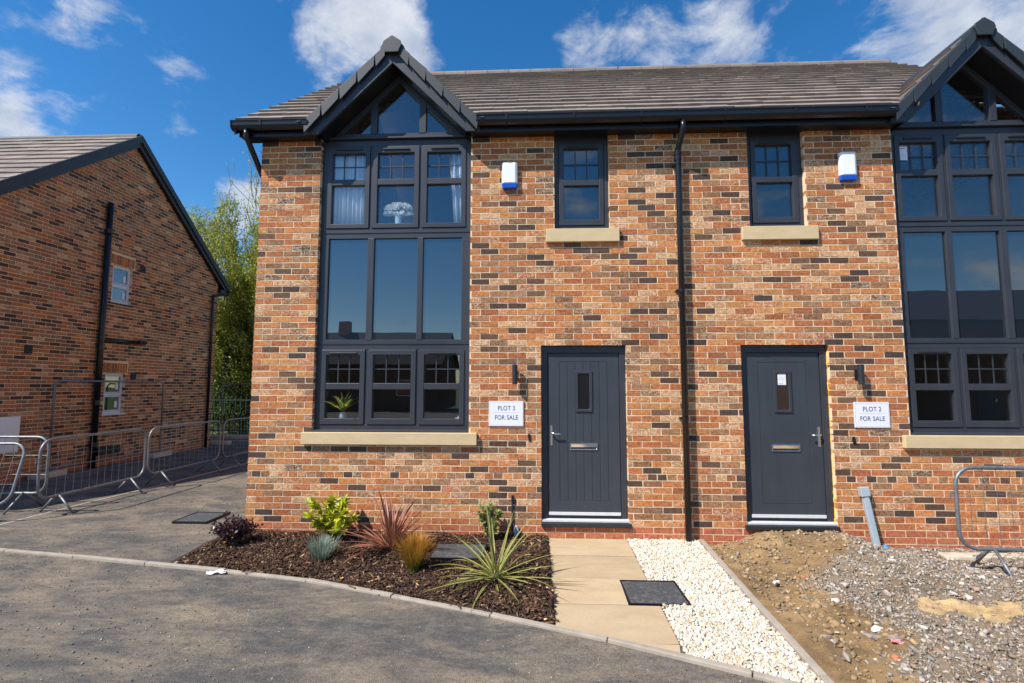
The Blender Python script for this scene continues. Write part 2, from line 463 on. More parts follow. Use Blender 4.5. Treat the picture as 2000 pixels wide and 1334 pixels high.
# ------------------------------------------------------------------ ground
g = MB().add([(-400, -400, -.35), (400, -400, -.35), (400, 400, -.35), (-400, 400, -.35)], [(0, 1, 2, 3)])
tag(g.build('ground', 'grass'), 'rough green ground spreading away behind the houses', kind='structure')
def dirt_z(x, y):
    n = .016 * math.sin(3.1 * x + 1.7 * y) + .012 * math.sin(7.3 * x - 5.1 * y + 1) + .008 * math.sin(15 * x + 11 * y)
    z = -.185 + n
    z += .155 * math.exp(-(abs((x - 6.42) / .82)) ** 3.2 - (abs(y + .05) / .42) ** 2)
    z += .06 * math.exp(-((x - 6.9) / .8) ** 2 - ((y + .85) / .5) ** 2)
    z -= .025 * math.exp(-((x - 5.65) / .3) ** 2)
    z -= .03 * math.exp(-((x - 6.95) / .5) ** 2 - ((y + 1.55) / .18) ** 2)
    return z
# tarmac: a gently uneven sheet
mb = MB(); nx, ny = 70, 80
xs = np.concatenate([np.linspace(-40, -7, 8), np.linspace(-6.5, 5.25, 50), np.linspace(6, 40, 8)])
ys = np.concatenate([np.linspace(-34, -6, 8), np.linspace(-5.5, 12, 60)])
vs = [(x, y, GZ + .004 * math.sin(1.3 * x + .7 * y)) for y in ys for x in xs]
mb.add(vs, [(j * len(xs) + i, j * len(xs) + i + 1, (j + 1) * len(xs) + i + 1, (j + 1) * len(xs) + i) for j in range(len(ys) - 1) for i in range(len(xs) - 1) if not (xs[i] > 5.2 and ys[j + 1] > -3.6)])
tag(mb.build('driveway', 'asphalt', smooth=True), 'dusty grey tarmac drive in front of and beside the houses', kind='structure')
# rubble plot in front of the right-hand house
mb = MB(); xs = np.arange(5.27, 11.8, .045); ys = np.arange(-4.1, .04, .045)
def smooth(a, b, v):
    t_ = min(1, max(0, (v - a) / (b - a))); return t_ * t_ * (3 - 2 * t_)
def grit(x, y):
    w = .10 * math.sin(4.2 * y + 1.1 * x) + .06 * math.sin(9 * y + 3 * x)
    bx = np.interp(y, [-3.2, -2.4, -1.9, -1.3, -.8, -.4, 0], [5.75, 5.95, 6.15, 6.05, 6.2, 6.75, 7.0])
    return smooth(bx - .12, bx + .14, x + w)
def sand(x, y):
    w = .05 * math.sin(9 * x) + .03 * math.sin(21 * x + 8 * y)
    return smooth(1.15, .8, (((x - 7.03) / .44) ** 2 + ((y + w + 1.60) / .165) ** 2))
vs, cs = [], []
for y in ys:
    for x in xs:
        z = dirt_z(x, y) + rnd.gauss(0, .007)
        if y < edge_y(x) + .03: z = min(z, GZ - .03)
        vs.append((x, y, z))
nx = len(xs); fs = []
for j in range(len(ys) - 1):
    for i in range(nx - 1):
        if ys[j] < edge_y(xs[i]) - .02: continue
        x, y = xs[i] + .02, ys[j] + .02; gk, sk = grit(x, y), sand(x, y)
        c = np.array((.34, .225, .115)) * (1 - gk) + np.array((.27, .21, .15)) * gk
        w = .5 + .5 * math.sin(2.2 * x * 2 - 5 * y)
        c = c * (.88 + .24 * w)
        c = c * (1 - sk) + np.array((.62, .44, .23)) * sk
        fs.append(((j * nx + i, j * nx + i + 1, (j + 1) * nx + i + 1, (j + 1) * nx + i), tuple(c)))
for v in vs: mb.v.append(v)
for f, c in fs: mb.f.append(list(f)); mb.c.append(c)
tag(mb.build('bare_earth', 'dirt', smooth=True), 'bare brown earth and rubble in front of the right-hand door', kind='structure')
def scatter(name, n, xr, yr, accept, zf, size, colf, mat, flat=(1, 1, .6), smin=.3, tilt=.5, sink=.1, label=None):
    P, S, C = [], [], []
    while len(P) < n:
        x, y = rnd.uniform(*xr), rnd.uniform(*yr)
        a = accept(x, y)
        if a <= 0 or rnd.random() > a: continue
        s_ = size * (smin + (1 - smin) * rnd.random() ** 2.2)
        P.append((x, y, zf(x, y) + s_ * flat[2] * (.5 - sink))); S.append(s_); C.append(colf())
    S = np.array(S)
    T = rand_rot(n, tilt) @ (np.eye(3)[None] * (S[:, None] * rng.uniform(.7, 1.25, (n, 3)) * np.array(flat))[:, None, :])
    o = bulk(name, CUBE * np.array((.55, .55, .55)) if name.startswith('rubble') else ICO, CUBEF if name.startswith('rubble') else ICOF, T, np.array(P), np.array(C), mat)
    return tag(o, label, kind='stuff')
def pick(cols, jit=.12):
    c = rnd.choice(cols); k = 1 + rnd.uniform(-jit, jit); return tuple(min(.95, v * k) for v in c)
RUB = [(.33, .29, .25), (.25, .21, .17), (.38, .33, .27), (.30, .235, .165), (.19, .165, .145), (.43, .38, .32), (.33, .255, .17), (.32, .285, .26), (.50, .45, .39), (.34, .22, .15)]
inplot = lambda x, y: 1. if (y > edge_y(x) + .08 and x > 5.40) else 0.
scatter('rubble', 24000, (5.42, 9.6), (-3.4, -.02), lambda x, y: inplot(x, y) * (.10 + grit(x, y)) * (1 - .96 * sand(x, y)), dirt_z, .021, lambda: pick(RUB, .3), 'stones', (1.35, .8, .55), .35, .6, .0,
        'loose grey crushed stone strewn over the bare earth')
scatter('rubble_lump', 1300, (5.42, 9.6), (-3.4, -.02), lambda x, y: inplot(x, y) * (.08 + .9 * grit(x, y)) * (1 - .97 * sand(x, y)), dirt_z, .044, lambda: pick(RUB, .3), 'stones', (1.35, .8, .5), .4, .4, .15,
        'larger broken stones among the crushed grey rubble')
scatter('earth_clod', 900, (5.42, 7.2), (-3.2, -.02), lambda x, y: inplot(x, y) * (1 - grit(x, y)), dirt_z, .030, lambda: pick([(.33, .22, .115), (.28, .185, .10), (.38, .26, .14), (.24, .17, .10)], .2), 'stones', (1.2, 1, .55), .25, .4, .25,
        'crumbly brown clods on the earth strip beside the edging')
scatter('drive_grit', 7000, (-4.8, 5.1), (-3.3, 3.0), lambda x, y: 1. if not (x > -.1 and y > edge_y(x)) else 0., lambda x, y: GZ, .0085, lambda: pick([(.16, .15, .14), (.22, .19, .16), (.12, .115, .115), (.28, .24, .19), (.19, .17, .15), (.40, .36, .31)], .25), 'stones', (1, 1, .6), .3, .3, 0,
        'tiny loose stones scattered on the grey tarmac')

# ------------------------------------------------------------------ edging stones
edging = thing('edging', (0, 0, GZ), None, None); edging['kind'] = 'structure'
def edging_run(pts, w, top, L=.914, bot=-.3):
    d = [0.]
    for a, b in zip(pts, pts[1:]): d.append(d[-1] + math.dist(a, b))
    X = lambda s_: (float(np.interp(s_, d, [p[0] for p in pts])), float(np.interp(s_, d, [p[1] for p in pts])))
    s_ = 0
    while s_ < d[-1] - .05:
        e = min(s_ + L, d[-1]); a, b = X(s_ + .004), X(e - .004)
        u = Vector((b[0] - a[0], b[1] - a[1], 0)).normalized(); nrm = Vector((-u.y, u.x, 0)) * (w / 2)
        j = rnd.uniform(-.003, .003); A, B = Vector((*a, 0)), Vector((*b, 0))
        pt = [A - nrm, B - nrm, B + nrm, A + nrm]
        MB().hexa([(p.x, p.y, bot) for p in pt] + [(p.x, p.y, top + j + rnd.uniform(-.002, .002)) for p in pt]).build('edging_stone', 'concrete', edging, bevel=.006)
        s_ = e
edging_run(EDGE[1:14], .052, GZ + .022)
edging_run([(5.36, -.03), (5.30, -1.0), (5.25, -1.9), (5.20, -2.90)], .052, GZ + .035)
edging_run([(-.10, -1.04), (-.13, -.69), (-.19, -.36), (-.12, -.06)], .035, GZ + .02, .45)
edging_run([(-3.32, -.3), (-3.315, 1.14), (-3.22, 2.5), (-3.17, 4.0), (-3.11, 5.4), (-3.1, 8.4)], .05, GZ + .008)

# ------------------------------------------------------------------ garden bed, path, gravel
bed_poly = [(-.10, -1.06), (-.17, -.36), (-.10, -.0)]
mb = MB(); xs = np.arange(-.18, 3.62, .06); ys = np.arange(-2.2, .03, .06); idx = {}
def bed_in(x, y): return y > edge_y(x) + .02 and x < 3.625
def bed_z(x, y): return GZ + .034 - .034 * math.exp(-max(0, y - edge_y(x) - .03) / .06) + .02 * math.sin(2.3 * x + 1) * math.sin(3 * y) + .012 * math.sin(9 * x + 7 * y)
for j, y in enumerate(ys):
    for i, x in enumerate(xs):
        yy = max(y, edge_y(x) + .01); idx[i, j] = len(mb.v); mb.v.append((x, yy, bed_z(x, yy)))
for j in range(len(ys) - 1):
    for i in range(len(xs) - 1):
        q = [idx[i, j], idx[i + 1, j], idx[i + 1, j + 1], idx[i, j + 1]]
        if mb.v[q[2]][1] - mb.v[q[1]][1] > 1e-4 or mb.v[q[3]][1] - mb.v[q[0]][1] > 1e-4: mb.f.append(q); mb.c.append(None)
tag(mb.build('planting_bed', 'mulch_soil', smooth=True), 'dark soil bed under the left-hand front window', kind='structure')
n = 15000; P = []; C = []
while len(P) < n:
    x, y = rnd.uniform(-.12, 3.61), rnd.uniform(-2.2, -.01)
    if not bed_in(x, y - .02) and not (x < 3.6 and edge_y(x) - .16 < y < edge_y(x) + .03 and rnd.random() < .010): continue
    P.append((x, y, max(bed_z(x, y), GZ + (.026 if abs(y - edge_y(x)) < .03 else .001)) + rnd.uniform(.0, .018))); C.append(pick([(.060, .030, .018), (.095, .048, .028), (.042, .023, .016), (.13, .072, .04), (.08, .040, .024), (.11, .055, .032)] if rnd.random() < .93 else [(.36, .24, .12), (.28, .18, .10)], .25))
S = np.stack([rng.uniform(.010, .036, n), rng.uniform(.003, .009, n), rng.uniform(.0015, .004, n)], 1)
T = rand_rot(n, .35) @ (np.eye(3)[None] * S[:, None, :])
k_ = rng.random(n) < .11
S[k_] *= np.array((1.4, 1.25, 1.1)); C = np.array(C) * np.array((1.0, 1.0, 1.0)) * .72; C[k_] *= rng.uniform(1.3, 3.2, (k_.sum(), 1))
T = rand_rot(n, .35) @ (np.eye(3)[None] * S[:, None, :])
o = bulk('bark_mulch', CUBE, CUBEF, T, np.array(P), np.array(C), 'chips')
tag(o, 'dark brown bark chippings covering the planting bed', kind='stuff')
path = thing('garden_path', (4.07, -1.3, GZ), None, None); path['kind'] = 'structure'
ptop = GZ + .012
def slab(poly):
    z0, z1 = ptop - .04, ptop + rnd.uniform(-.002, .002)
    MB().prism(poly, z0, z1, 'z').build('slab', 'slab', path, bevel=.004)
pl = lambda y: 3.628 + (.006 * y)
pr = lambda y: 4.522 + .028 * y
yb = [-.012, -.600, -1.208, -1.782]
jt = .009
for k in range(3):
    a, b_ = yb[k] - (jt if k else 0), yb[k + 1] + jt
    slab([(pl(b_), b_), (pr(b_), b_), (pr(a), a), (pl(a), a)] if k != 2 else [(pl(b_), b_), (4.222, b_), (4.236, -1.268), (4.236, a), (pl(a), a)])
slab([(pr(-1.266) - .28, -1.258), (pr(-1.25), -1.258), (pr(-1.215), -1.213), (pr(-1.213) - .28, -1.213)])
ya = yb[3] - jt
slab([(3.62, edge_y(3.62) + .035), (4.18, -2.40), (pr(-2.385), -2.385), (pr(ya), ya), (pl(ya), ya)])
slab([(4.20, -2.413), (4.43, -2.51), (pr(-2.40), -2.397), (4.22, -2.395)])
MB().box(3.60, 4.53, -2.45, -.01, GZ - .05, GZ - .022).build('path_bed', 'mulch_soil', path)
# white gravel
def in_gravel(x, y):
    return 1. if (x > pr(y) + .012 and x < np.interp(y, [-2.9, -1.9, -1., 0], [5.17, 5.215, 5.265, 5.33]) and y > edge_y(x) + .035 and not (x < 4.735 and -1.77 < y < -1.255)) else 0.
mb = MB()
mb.add([(4.40, -2.75, GZ - .012), (5.2, -2.92, GZ - .012), (5.34, -.0, GZ - .008), (4.45, .0, GZ - .008)], [(0, 1, 2, 3)])
tag(mb.build('gravel_base', 'pale_concrete'), 'pale grit under the white gravel strip', kind='structure')
scatter('white_gravel', 19000, (4.44, 5.34), (-2.9, -.005), in_gravel, lambda x, y: GZ - .008 + .022 * rnd.random(), .0165, lambda: pick([(.64, .57, .46), (.68, .63, .55), (.60, .50, .36), (.70, .67, .61), (.50, .39, .26), (.66, .60, .50)], .10), 'stones', (1.15, .9, .75), .5, .6, .1,
        'white limestone gravel beside the stone path')
def cover(name, x0, x1, y0, y1, z, label, lab_t=.03):
    t_ = thing(name, ((x0 + x1) / 2, (y0 + y1) / 2, z), label, 'drain cover')
    MB().rframe(x0, x1, y0, y1, .022, 0, 1)
    f = MB(); a = .011
    f.box(x0, x1, y0, y0 + a, z - lab_t, z); f.box(x0, x1, y1 - a, y1, z - lab_t, z); f.box(x0, x0 + a, y0 + a, y1 - a, z - lab_t, z); f.box(x1 - a, x1, y0 + a, y1 - a, z - lab_t, z)
    f.build('rim', 'black_plastic', t_, bevel=.003)
    MB().box(x0 + a + .004, x1 - a - .004, y0 + a + .004, y1 - a - .004, z - lab_t, z - .006).build('lid', 'cover', t_, bevel=.003)
    return t_
cover('drain_cover', 4.232, 4.728, -1.765, -1.262, GZ + .018, 'square black drain cover between the stone path and white gravel')
cover('drain_cover', -1.21, -.75, .42, .918, GZ + .028, 'dark rectangular drain cover in the tarmac left of the house', .04)
cover('drain_cover', 2.40, 2.95, -.90, -.42, GZ + .065, 'raised black drain cover among the plants in the bark bed', .12)

# ------------------------------------------------------------------ brickwork
ORANGE = [(.49, .165, .044), (.52, .19, .054), (.45, .142, .040), (.51, .21, .066)]
REDS = [(.41, .122, .040), (.44, .14, .048), (.36, .106, .037)]
BROWN = [(.27, .118, .050), (.31, .142, .062), (.22, .098, .047), (.33, .16, .076)]
DARK = [(.105, .061, .045), (.135, .077, .051), (.088, .057, .047), (.165, .092, .055)]
CREAM = [(.52, .255, .105), (.55, .29, .13), (.49, .22, .088)]
MIX = (.38, .55, .73, .89)
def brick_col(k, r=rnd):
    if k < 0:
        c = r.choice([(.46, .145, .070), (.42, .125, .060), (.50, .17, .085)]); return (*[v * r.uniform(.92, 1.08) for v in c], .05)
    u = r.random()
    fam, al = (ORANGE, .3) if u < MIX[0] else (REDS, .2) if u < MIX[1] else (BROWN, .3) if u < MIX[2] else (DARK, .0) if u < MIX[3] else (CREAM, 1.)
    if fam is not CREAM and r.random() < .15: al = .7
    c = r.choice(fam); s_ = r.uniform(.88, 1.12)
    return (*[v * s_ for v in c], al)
def courses(u0, u1, k0, k1, holes, headers=(), lim=None):
    for k in range(k0, k1):
        z0, z1 = k * .075 + .006, k * .075 + .069
        mod = .1125 if k in headers else .225
        a = u0 - ((.1125 if k % 2 else 0) if mod > .2 else (.056 if k % 2 else 0))
        lo, hi = u0, u1
        if lim: lo, hi = lim((z0 + z1) / 2, lo, hi)
        while a < hi:
            segs = [(max(a, lo), min(a + mod - .012, hi))]
            for (h0, h1, hz0, hz1) in holes:
                if hz0 < z1 - .012 and hz1 > z0 + .012:
                    nsegs = []
                    for s0, s1 in segs:
                        if h1 <= s0 or h0 >= s1: nsegs.append((s0, s1))
                        else:
                            if h0 - s0 > .028: nsegs.append((s0, h0))
                            if s1 - h1 > .028: nsegs.append((h1, s1))
                    segs = nsegs
            for s0, s1 in segs:
                if s1 - s0 > .028: yield s0, s1, z0, z1, k
            a += mod
def jit_brick(L, H, D, r):
    j = lambda s_: r.uniform(-s_, s_)
    fy = j(.0011)
    p = []
    for zz in (0, H):
        for (xx, yy) in ((0, 0), (L, 0), (L, D), (0, D)):
            p.append((xx + (j(.0022) if yy == 0 else 0), yy + (fy + j(.0007) if yy == 0 else 0), zz + (j(.0022) if yy == 0 else 0)))
    return p
BF = [(0, 3, 2, 1), (4, 5, 6, 7), (0, 1, 5, 4), (1, 2, 6, 5), (2, 3, 7, 6), (3, 0, 4, 7)]
POOL = {}
def pool_mesh(plinth, i):
    key = (plinth, i, MIX)
    if key not in POOL:
        r = random.Random(900 + i + (500 if plinth else 0)); c = brick_col(-1 if plinth else 5, r)
        mb = MB(); mb.v = jit_brick(.213, .063, .10, r); mb.f = [list(f) for f in BF]; mb.c = [c] * 6
        POOL[key] = mb.mesh('brick', 'brick')
    return POOL[key]
def lay_bricks(wall, layout, place, npart=300, seed=1):
    # place(u, depth, z) -> world point; the bricks that show largest are parts, the rest one joined part
    r = random.Random(seed); L = list(layout); o = org(wall)
    full = [i for i, b in enumerate(L) if abs(b[1] - b[0] - .213) < .0015]
    def d(i):
        b = L[i]; return (Vector(place((b[0] + b[1]) / 2, 0, b[2])) - CAM).length
    full = [i for i in full if in_view(place((L[i][0] + L[i][1]) / 2, 0, L[i][2]))]
    full.sort(key=d); single = set(full[:npart])
    e0, eu, ed = Vector(place(0, 0, 0)), Vector(place(1, 0, 0)), Vector(place(0, 1, 0))
    ax, ay = eu - e0, ed - e0
    rest = MB(); flip = ax.cross(ay).z < 0
    for i, (a, b, z0, z1, k) in enumerate(L):
        if i in single:
            me = pool_mesh(k < 0, r.randrange(12 if k < 0 else 70))
            ob = bpy.data.objects.new('brick', me); COL.objects.link(ob); ob.parent = wall
            M = Matrix.Identity(4)
            for q in range(3): M[q][0] = ax[q]; M[q][1] = ay[q]
            p = Vector(place(a, 0, z0)) - o
            for q in range(3): M[q][3] = p[q]
            if flip:                         # turn the brick rather than mirror it
                p = Vector(place(b, 0, z0)) - o
                for q in range(3): M[q][0] = -ax[q]; M[q][3] = p[q]
            ob.matrix_local = M
        else:
            pts = [place(a + v[0], v[1], z0 + v[2]) for v in jit_brick(b - a, z1 - z0, .10, r)]
            n = len(rest.v); rest.v += [tuple(p) for p in pts]
            for f in BF:
                f = [n + q for q in f]; rest.f.append(f[::-1] if flip else f); rest.c.append(None)
            c = brick_col(k, r)
            for q in range(1, 7): rest.c[-q] = c
    rest.build('brickwork', 'brick', wall, kind='stuff')
def mortar_panel(name, u0, u1, z0, z1, holes, place, parent, y0=.0034, depth=.10, top=None):
    # wall core with real openings, set just behind the brick faces
    us = sorted({u0, u1, *[min(max(h, u0), u1) for q in holes for h in q[:2]]}); zs = sorted({z0, z1, *[min(max(h, z0), z1) for q in holes for h in q[2:]]})
    inside = lambda u, z: u0 < u < u1 and z0 < z < z1 and not any(h[0] < u < h[1] and h[2] < z < h[3] for h in holes)
    mb = MB(); e = .0015
    def q(pts): mb.add([place(*p) for p in pts], [(0, 1, 2, 3)])
    for a, b in zip(us, us[1:]):
        for c, d in zip(zs, zs[1:]):
            um, zm = (a + b) / 2, (c + d) / 2
            if not inside(um, zm): continue
            q([(a, y0, c), (b, y0, c), (b, y0, d), (a, y0, d)])
            q([(b, depth, c), (a, depth, c), (a, depth, d), (b, depth, d)])
            if not inside(a - e, zm): q([(a, depth, c), (a, y0, c), (a, y0, d), (a, depth, d)])
            if not inside(b + e, zm): q([(b, y0, c), (b, depth, c), (b, depth, d), (b, y0, d)])
            if not inside(um, c - e): q([(a, depth, c), (b, depth, c), (b, y0, c), (a, y0, c)])
            if not inside(um, d + e): q([(a, y0, d), (b, y0, d), (b, depth, d), (a, depth, d)])
    return mb.build(name, 'mortar', parent)

# ------------------------------------------------------------------ roof tiles
TILE = [(.262, .214, .180), (.238, .196, .168), (.285, .232, .194), (.225, .186, .162)]
TP = {}
def tile_pts(w, g, th=.038):          # local: x across, y up the slope, z off the roof; the lower edge rides on the course below
    return [(.0025, 0, .006), (w - .0025, 0, .006), (w - .0015, g + .05, .0), (.0015, g + .05, .0), (.0015, 0, .006 + th), (w - .0015, 0, .006 + th), (w - .0015, g + .05, .012), (.0015, g + .05, .012)]
def tile_mesh(w, g, i):
    k = (round(w, 3), round(g, 3), i)
    if k not in TP:
        r = random.Random(i); c = r.choice(TILE); s_ = r.uniform(.90, 1.10)
        mb = MB(); mb.v = tile_pts(w, g); mb.f = [list(f) for f in BF]; mb.c = [(*[v * s_ for v in c], 0)] * 6
        TP[k] = mb.mesh('roof_tile', 'roof_tile')
    return TP[k]
def tile_slope(roof, P0, ux, up, nrm, x0, x1, rows, g, lim=None, npart=300, w=.30, seed=3):
    # P0 eave point at x=0; ux along the eave, up the slope, nrm off the roof; lim(s) -> list of (xa,xb) spans kept at slope distance s
    r = random.Random(seed); o = org(roof); cnt = 0; rest = MB(); todo = []
    for k in range(rows):
        s0 = k * g; x = x0 - (w / 2 if k % 2 else 0)
        while x < x1:
            a, b = max(x, x0), min(x + w, x1); x += w
            if b - a < .03: continue
            sp0 = lim(s0) if lim else [(x0, x1)]; sp1 = lim(s0 + g) if lim else [(x0, x1)]
            for (q0, q1), (t0, t1) in zip(sp0, sp1):
                a0, b0, a1, b1 = max(a, q0), min(b, q1), max(a, t0), min(b, t1)
                if b0 - a0 < .02 and b1 - a1 < .02: continue
                b0, b1 = max(a0 + .01, b0), max(a1 + .01, b1)
                todo.append((s0, a0, b0, a1, b1, abs(b0 - a0 - w) < .002 and abs(b1 - a1 - w) < .002))
    flip = ux.cross(up).dot(nrm) < 0
    mid = lambda q: P0 + ux * ((q[1] + q[2]) / 2) + up * q[0]
    best = set(sorted((q for q in todo if q[5] and in_view(mid(q))), key=lambda q: (mid(q) - CAM).length)[:npart])
    for q_ in todo:
        (s0, a0, b0, a1, b1, full) = q_
        if q_ in best and not flip:
            ob = bpy.data.objects.new('roof_tile', tile_mesh(w, g, r.randrange(14))); COL.objects.link(ob); ob.parent = roof
            M = Matrix.Identity(4); p = P0 + ux * a0 + up * s0 - o + nrm * r.uniform(-.002, .005) + up * r.uniform(-.006, .006)
            for q in range(3): M[q][0] = ux[q]; M[q][1] = up[q]; M[q][2] = nrm[q]; M[q][3] = p[q]
            ob.matrix_local = M
        else:
            pts = []
            for (tx, ty, tz) in tile_pts(1, g):
                f = min(1, ty / g); xa = a0 + (a1 - a0) * f; xb = b0 + (b1 - b0) * f
                pts.append(P0 + ux * (xa + .0015 if tx < .5 else xb - .0015) + up * (s0 + ty) + nrm * tz)
            n = len(rest.v); rest.v += [tuple(p) for p in pts]; c = r.choice(TILE); s_ = r.uniform(.90, 1.10); c = (*[v * s_ for v in c], 0)
            for f in BF:
                f = [n + q for q in f]; rest.f.append(f[::-1] if flip else f); rest.c.append(c)
    if rest.v: rest.build('tiling', 'roof_tile', roof, kind='stuff')

# ------------------------------------------------------------------ the semi-detached pair
W2 = 10.45; SL = .772            # width of the pair; slope of the main roof
YF = .060                        # face of window frames behind the brick face
cx = 1.725                       # gable centre
def gtop(dx): return 5.90 - .98 * abs(dx)
def leafbox(*a): return MB().box(*a)
def pane(win, x0, x1, z0, z1, m='glass', y=.085):
    MB().box(x0, x1, y, y + .012, z0, z1).build('pane', m, win)
def sash(win, x0, x1, z0, z1, zm0, zm1, gx0, gx1, gz0, gz1, vent, y=YF - .012):
    # an opening light in a mock-sash pattern: heavy rails, a middle rail, six-light bars above
    s_ = MB().ring([(x0, z0), (x1, z0), (x1, z1), (x0, z1)], [(gx0, gz0), (gx1, gz0), (gx1, gz1), (gx0, gz1)], y, YF + .05)
    s_.box(gx0 - .001, gx1 + .001, y + .003, YF + .048, zm0, zm1)
    s_.build('sash', 'frame', win, bevel=.006)
    pane(win, gx0 - .005, gx1 + .005, gz0 - .005, zm0 + .005)
    pane(win, gx0 - .005, gx1 + .005, zm1 - .005, gz1 + .005)
    zc_ = (zm1 + gz1) / 2
    MB().box(gx0, gx1, .079, .084, zc_ - .007, zc_ + .007).build('glazing_bar', 'frame', win)
    for i in (1, 2):
        xx = gx0 + (gx1 - gx0) * i / 3
        MB().box(xx - .007, xx + .007, .0785, .0835, zm1, gz1).build('glazing_bar', 'frame', win)
    if vent:
        MB().box((x0 + x1) / 2 - .17, (x0 + x1) / 2 + .17, y - .016, y + .002, z1 - .052, z1 - .034).build('trickle_vent', 'frame_dark', win, bevel=.003)
def house(right):
    MIR[0] = W2 if right else None
    mxx = lambda x: W2 - x if right else x
    t = thing('semi_detached_house', (mxx(2.6), 3.5, GZ),
              'right-hand brick house of the pair with rubble before its grey door' if right else 'left-hand brick house of the pair with planted bed under its tall window', 'house', 'pair of new brick houses')
    hx1 = W2 / 2
    holes = [(.770, 2.680, 1.062, 9), (3.543, 4.555, -.005, 2.107), (3.715, 4.387, 3.528, 9)]
    pf = (lambda u, d, z: (W2 - u, d, z)) if right else (lambda u, d, z: (u, d, z))
    MIR[0] = None
    wall = mortar_panel('wall', 0.006, hx1, -.32, 4.74, holes, pf, t)
    lay_bricks(wall, courses(0, hx1 - .005, -4, 63, holes, headers=(7,)), pf, 300, 11 if right else 5)
    # gable-end wall facing away from the pair, and the back wall
    ps = (lambda u, d, z: (W2 - .0 - d, u, z)) if right else (lambda u, d, z: (d, u, z))
    def lim(z, lo, hi):
        if z < 4.7: return lo, hi
        return lo + (z - 4.7) / SL, hi - (z - 4.7) / SL
    sw = mortar_panel('side_wall', .1035, 7.97, -.32, 4.7, [], ps, t, .0045, .09)
    g3 = MB(); xa, xb = (W2 - .09, W2 - .0045) if right else (.0045, .09)
    g3.prism([(.11, 4.7), (7.97, 4.7), (4.04, 4.7 + 3.93 * SL)], xa, xb, 'x').build('gable_core', 'mortar', t)
    lay_bricks(sw, courses(.1035, 7.97, -3, 103, [], lim=lim), ps, 0, 21)
    MIR[0] = W2 if right else None
    MB().box(.1, hx1, 7.97, 8.07, -.3, 4.74).build('back_wall', 'clay', t)
    MB().box(.01, hx1 - .006, .0015, .006, .443, .453).build('damp_proof_course', 'dpc', t) if False else None
    # rooms behind the glass
    rm = MB()
    rm.box(.11, hx1, .11, 7.9, -.10, -.02); rm.build('floor', 'carpet', t)
    MB().box(.11, hx1, .135, 7.9, 2.30, 2.58).build('upper_floor', 'plaster', t)
    MB().box(.11, .13, .135, 7.9, -.02, 4.8).build('inner_side_wall', 'plaster', t)
    MB().box(.13, 5.12, 3.6, 3.7, -.02, 4.8).build('partition', 'plaster', t)
    MB().box(3.05, 3.15, .135, 3.6, -.02, 2.3).box(3.05, 3.15, .135, 3.6, 2.58, 4.8).build('hall_partition', 'plaster', t)
    MB().box(5.12, 5.22, .11, 7.9, -.02, 4.8).build('party_wall', 'plaster', t)
    MB().box(.13, 5.12, .14, 3.6, 4.86, 4.9).build('ceiling', 'plaster', t) if False else None
    lin = MB()
    lin.box(.13, .765, .10, .135, -.02, 4.8); lin.box(2.69, 3.535, .10, .135, -.02, 4.8); lin.box(4.56, 5.12, .10, .135, -.02, 2.3)
    lin.box(4.40, 5.12, .10, .135, 2.58, 4.8); lin.box(3.535, 4.40, .10, .135, 2.58, 3.52); lin.box(.765, 2.69, .10, .135, -.02, 1.07)
    lin.build('inner_lining', 'plaster', t)
    # tall gable window -------------------------------------------------
    win = MB()
    x0, x1 = .772, 2.678
    win.rframe(x0, x1, 1.085, 2.128, .068, YF, YF + .07, .062, .064)
    wu = MB().rframe(x0, x1, 3.538, 4.742, .068, YF, YF + .07, .052, .080)
    for xm in (1.405, 2.037):
        win.box(xm - .019, xm + .019, YF + .004, YF + .066, 1.14, 2.07); wu.box(xm - .019, xm + .019, YF + .004, YF + .066, 3.585, 4.665)
    w = win.build('window', 'frame', t, bevel=.004, label='tall anthracite window filling the whole gable front, with blue spandrel glass')
    wu.build('upper_frame', 'frame', w, bevel=.004)
    cols = [(.842, 1.386, .903, 1.324), (1.424, 2.018, 1.487, 1.956), (2.056, 2.612, 2.119, 2.552)]
    for i, (a, b, ga, gb) in enumerate(cols):
        sash(w, a, b, 1.150, 2.062, 1.574, 1.652, ga, gb, 1.224, 1.996, i != 1)
        sash(w, a, b, 3.592, 4.660, 4.152, 4.230, ga, gb, 3.650, 4.570, True)
    sp = MB()
    sp.rframe(x0, x1, 2.137, 3.530, .112, YF, YF + .07, .048, .069)
    for a, b in ((1.381, 1.462), (2.012, 2.082)): sp.box(a, b, YF - .004, YF + .066, 2.178, 3.466)
    sp.build('spandrel_frame', 'frame', w, bevel=.005)
    for a, b in ((.875, 1.39), (1.455, 2.02), (2.075, 2.575)): pane(w, a, b, 2.178, 3.468, 'spandrel_glass', .088)
    MB().box(x0, x1, YF - .008, YF + .06, 2.1275, 2.1375).box(x0, x1, YF - .008, YF + .06, 3.5295, 3.5385).build('coupling_strip', 'metal_bright' if False else 'frame', w)
    MB().box(x0, x1, YF + .075, YF + .085, 2.14, 3.52).build('spandrel_backing', 'soft_black', w)
    MB().hexa([(x0, YF - .055, 1.064), (x1, YF - .055, 1.064), (x1, YF + .05, 1.064), (x0, YF + .05, 1.064), (x0, YF - .055, 1.084), (x1, YF - .055, 1.084), (x1, YF + .05, 1.106), (x0, YF + .05, 1.106)]).build('cill', 'frame', w, bevel=.004)
    # triangle light
    tri = MB()
    out = [(x0 + .01, 4.755), (x1 - .01, 4.755), (cx + .0, 5.715)]
    inn = [(1.02, 4.835), (2.43, 4.835), (cx, 5.525)]
    tri.ring([(.70, 4.765), (2.75, 4.765), (cx, 5.77)], inn, YF + .004, YF + .07)
    for xm in (1.417, 2.050):
        zt = 5.60 - .98 * abs(xm - cx); tri.box(xm - .042, xm + .042, YF - .002, YF + .068, 4.83, zt)
    tri.build('gable_light_frame', 'frame', w, bevel=.004)
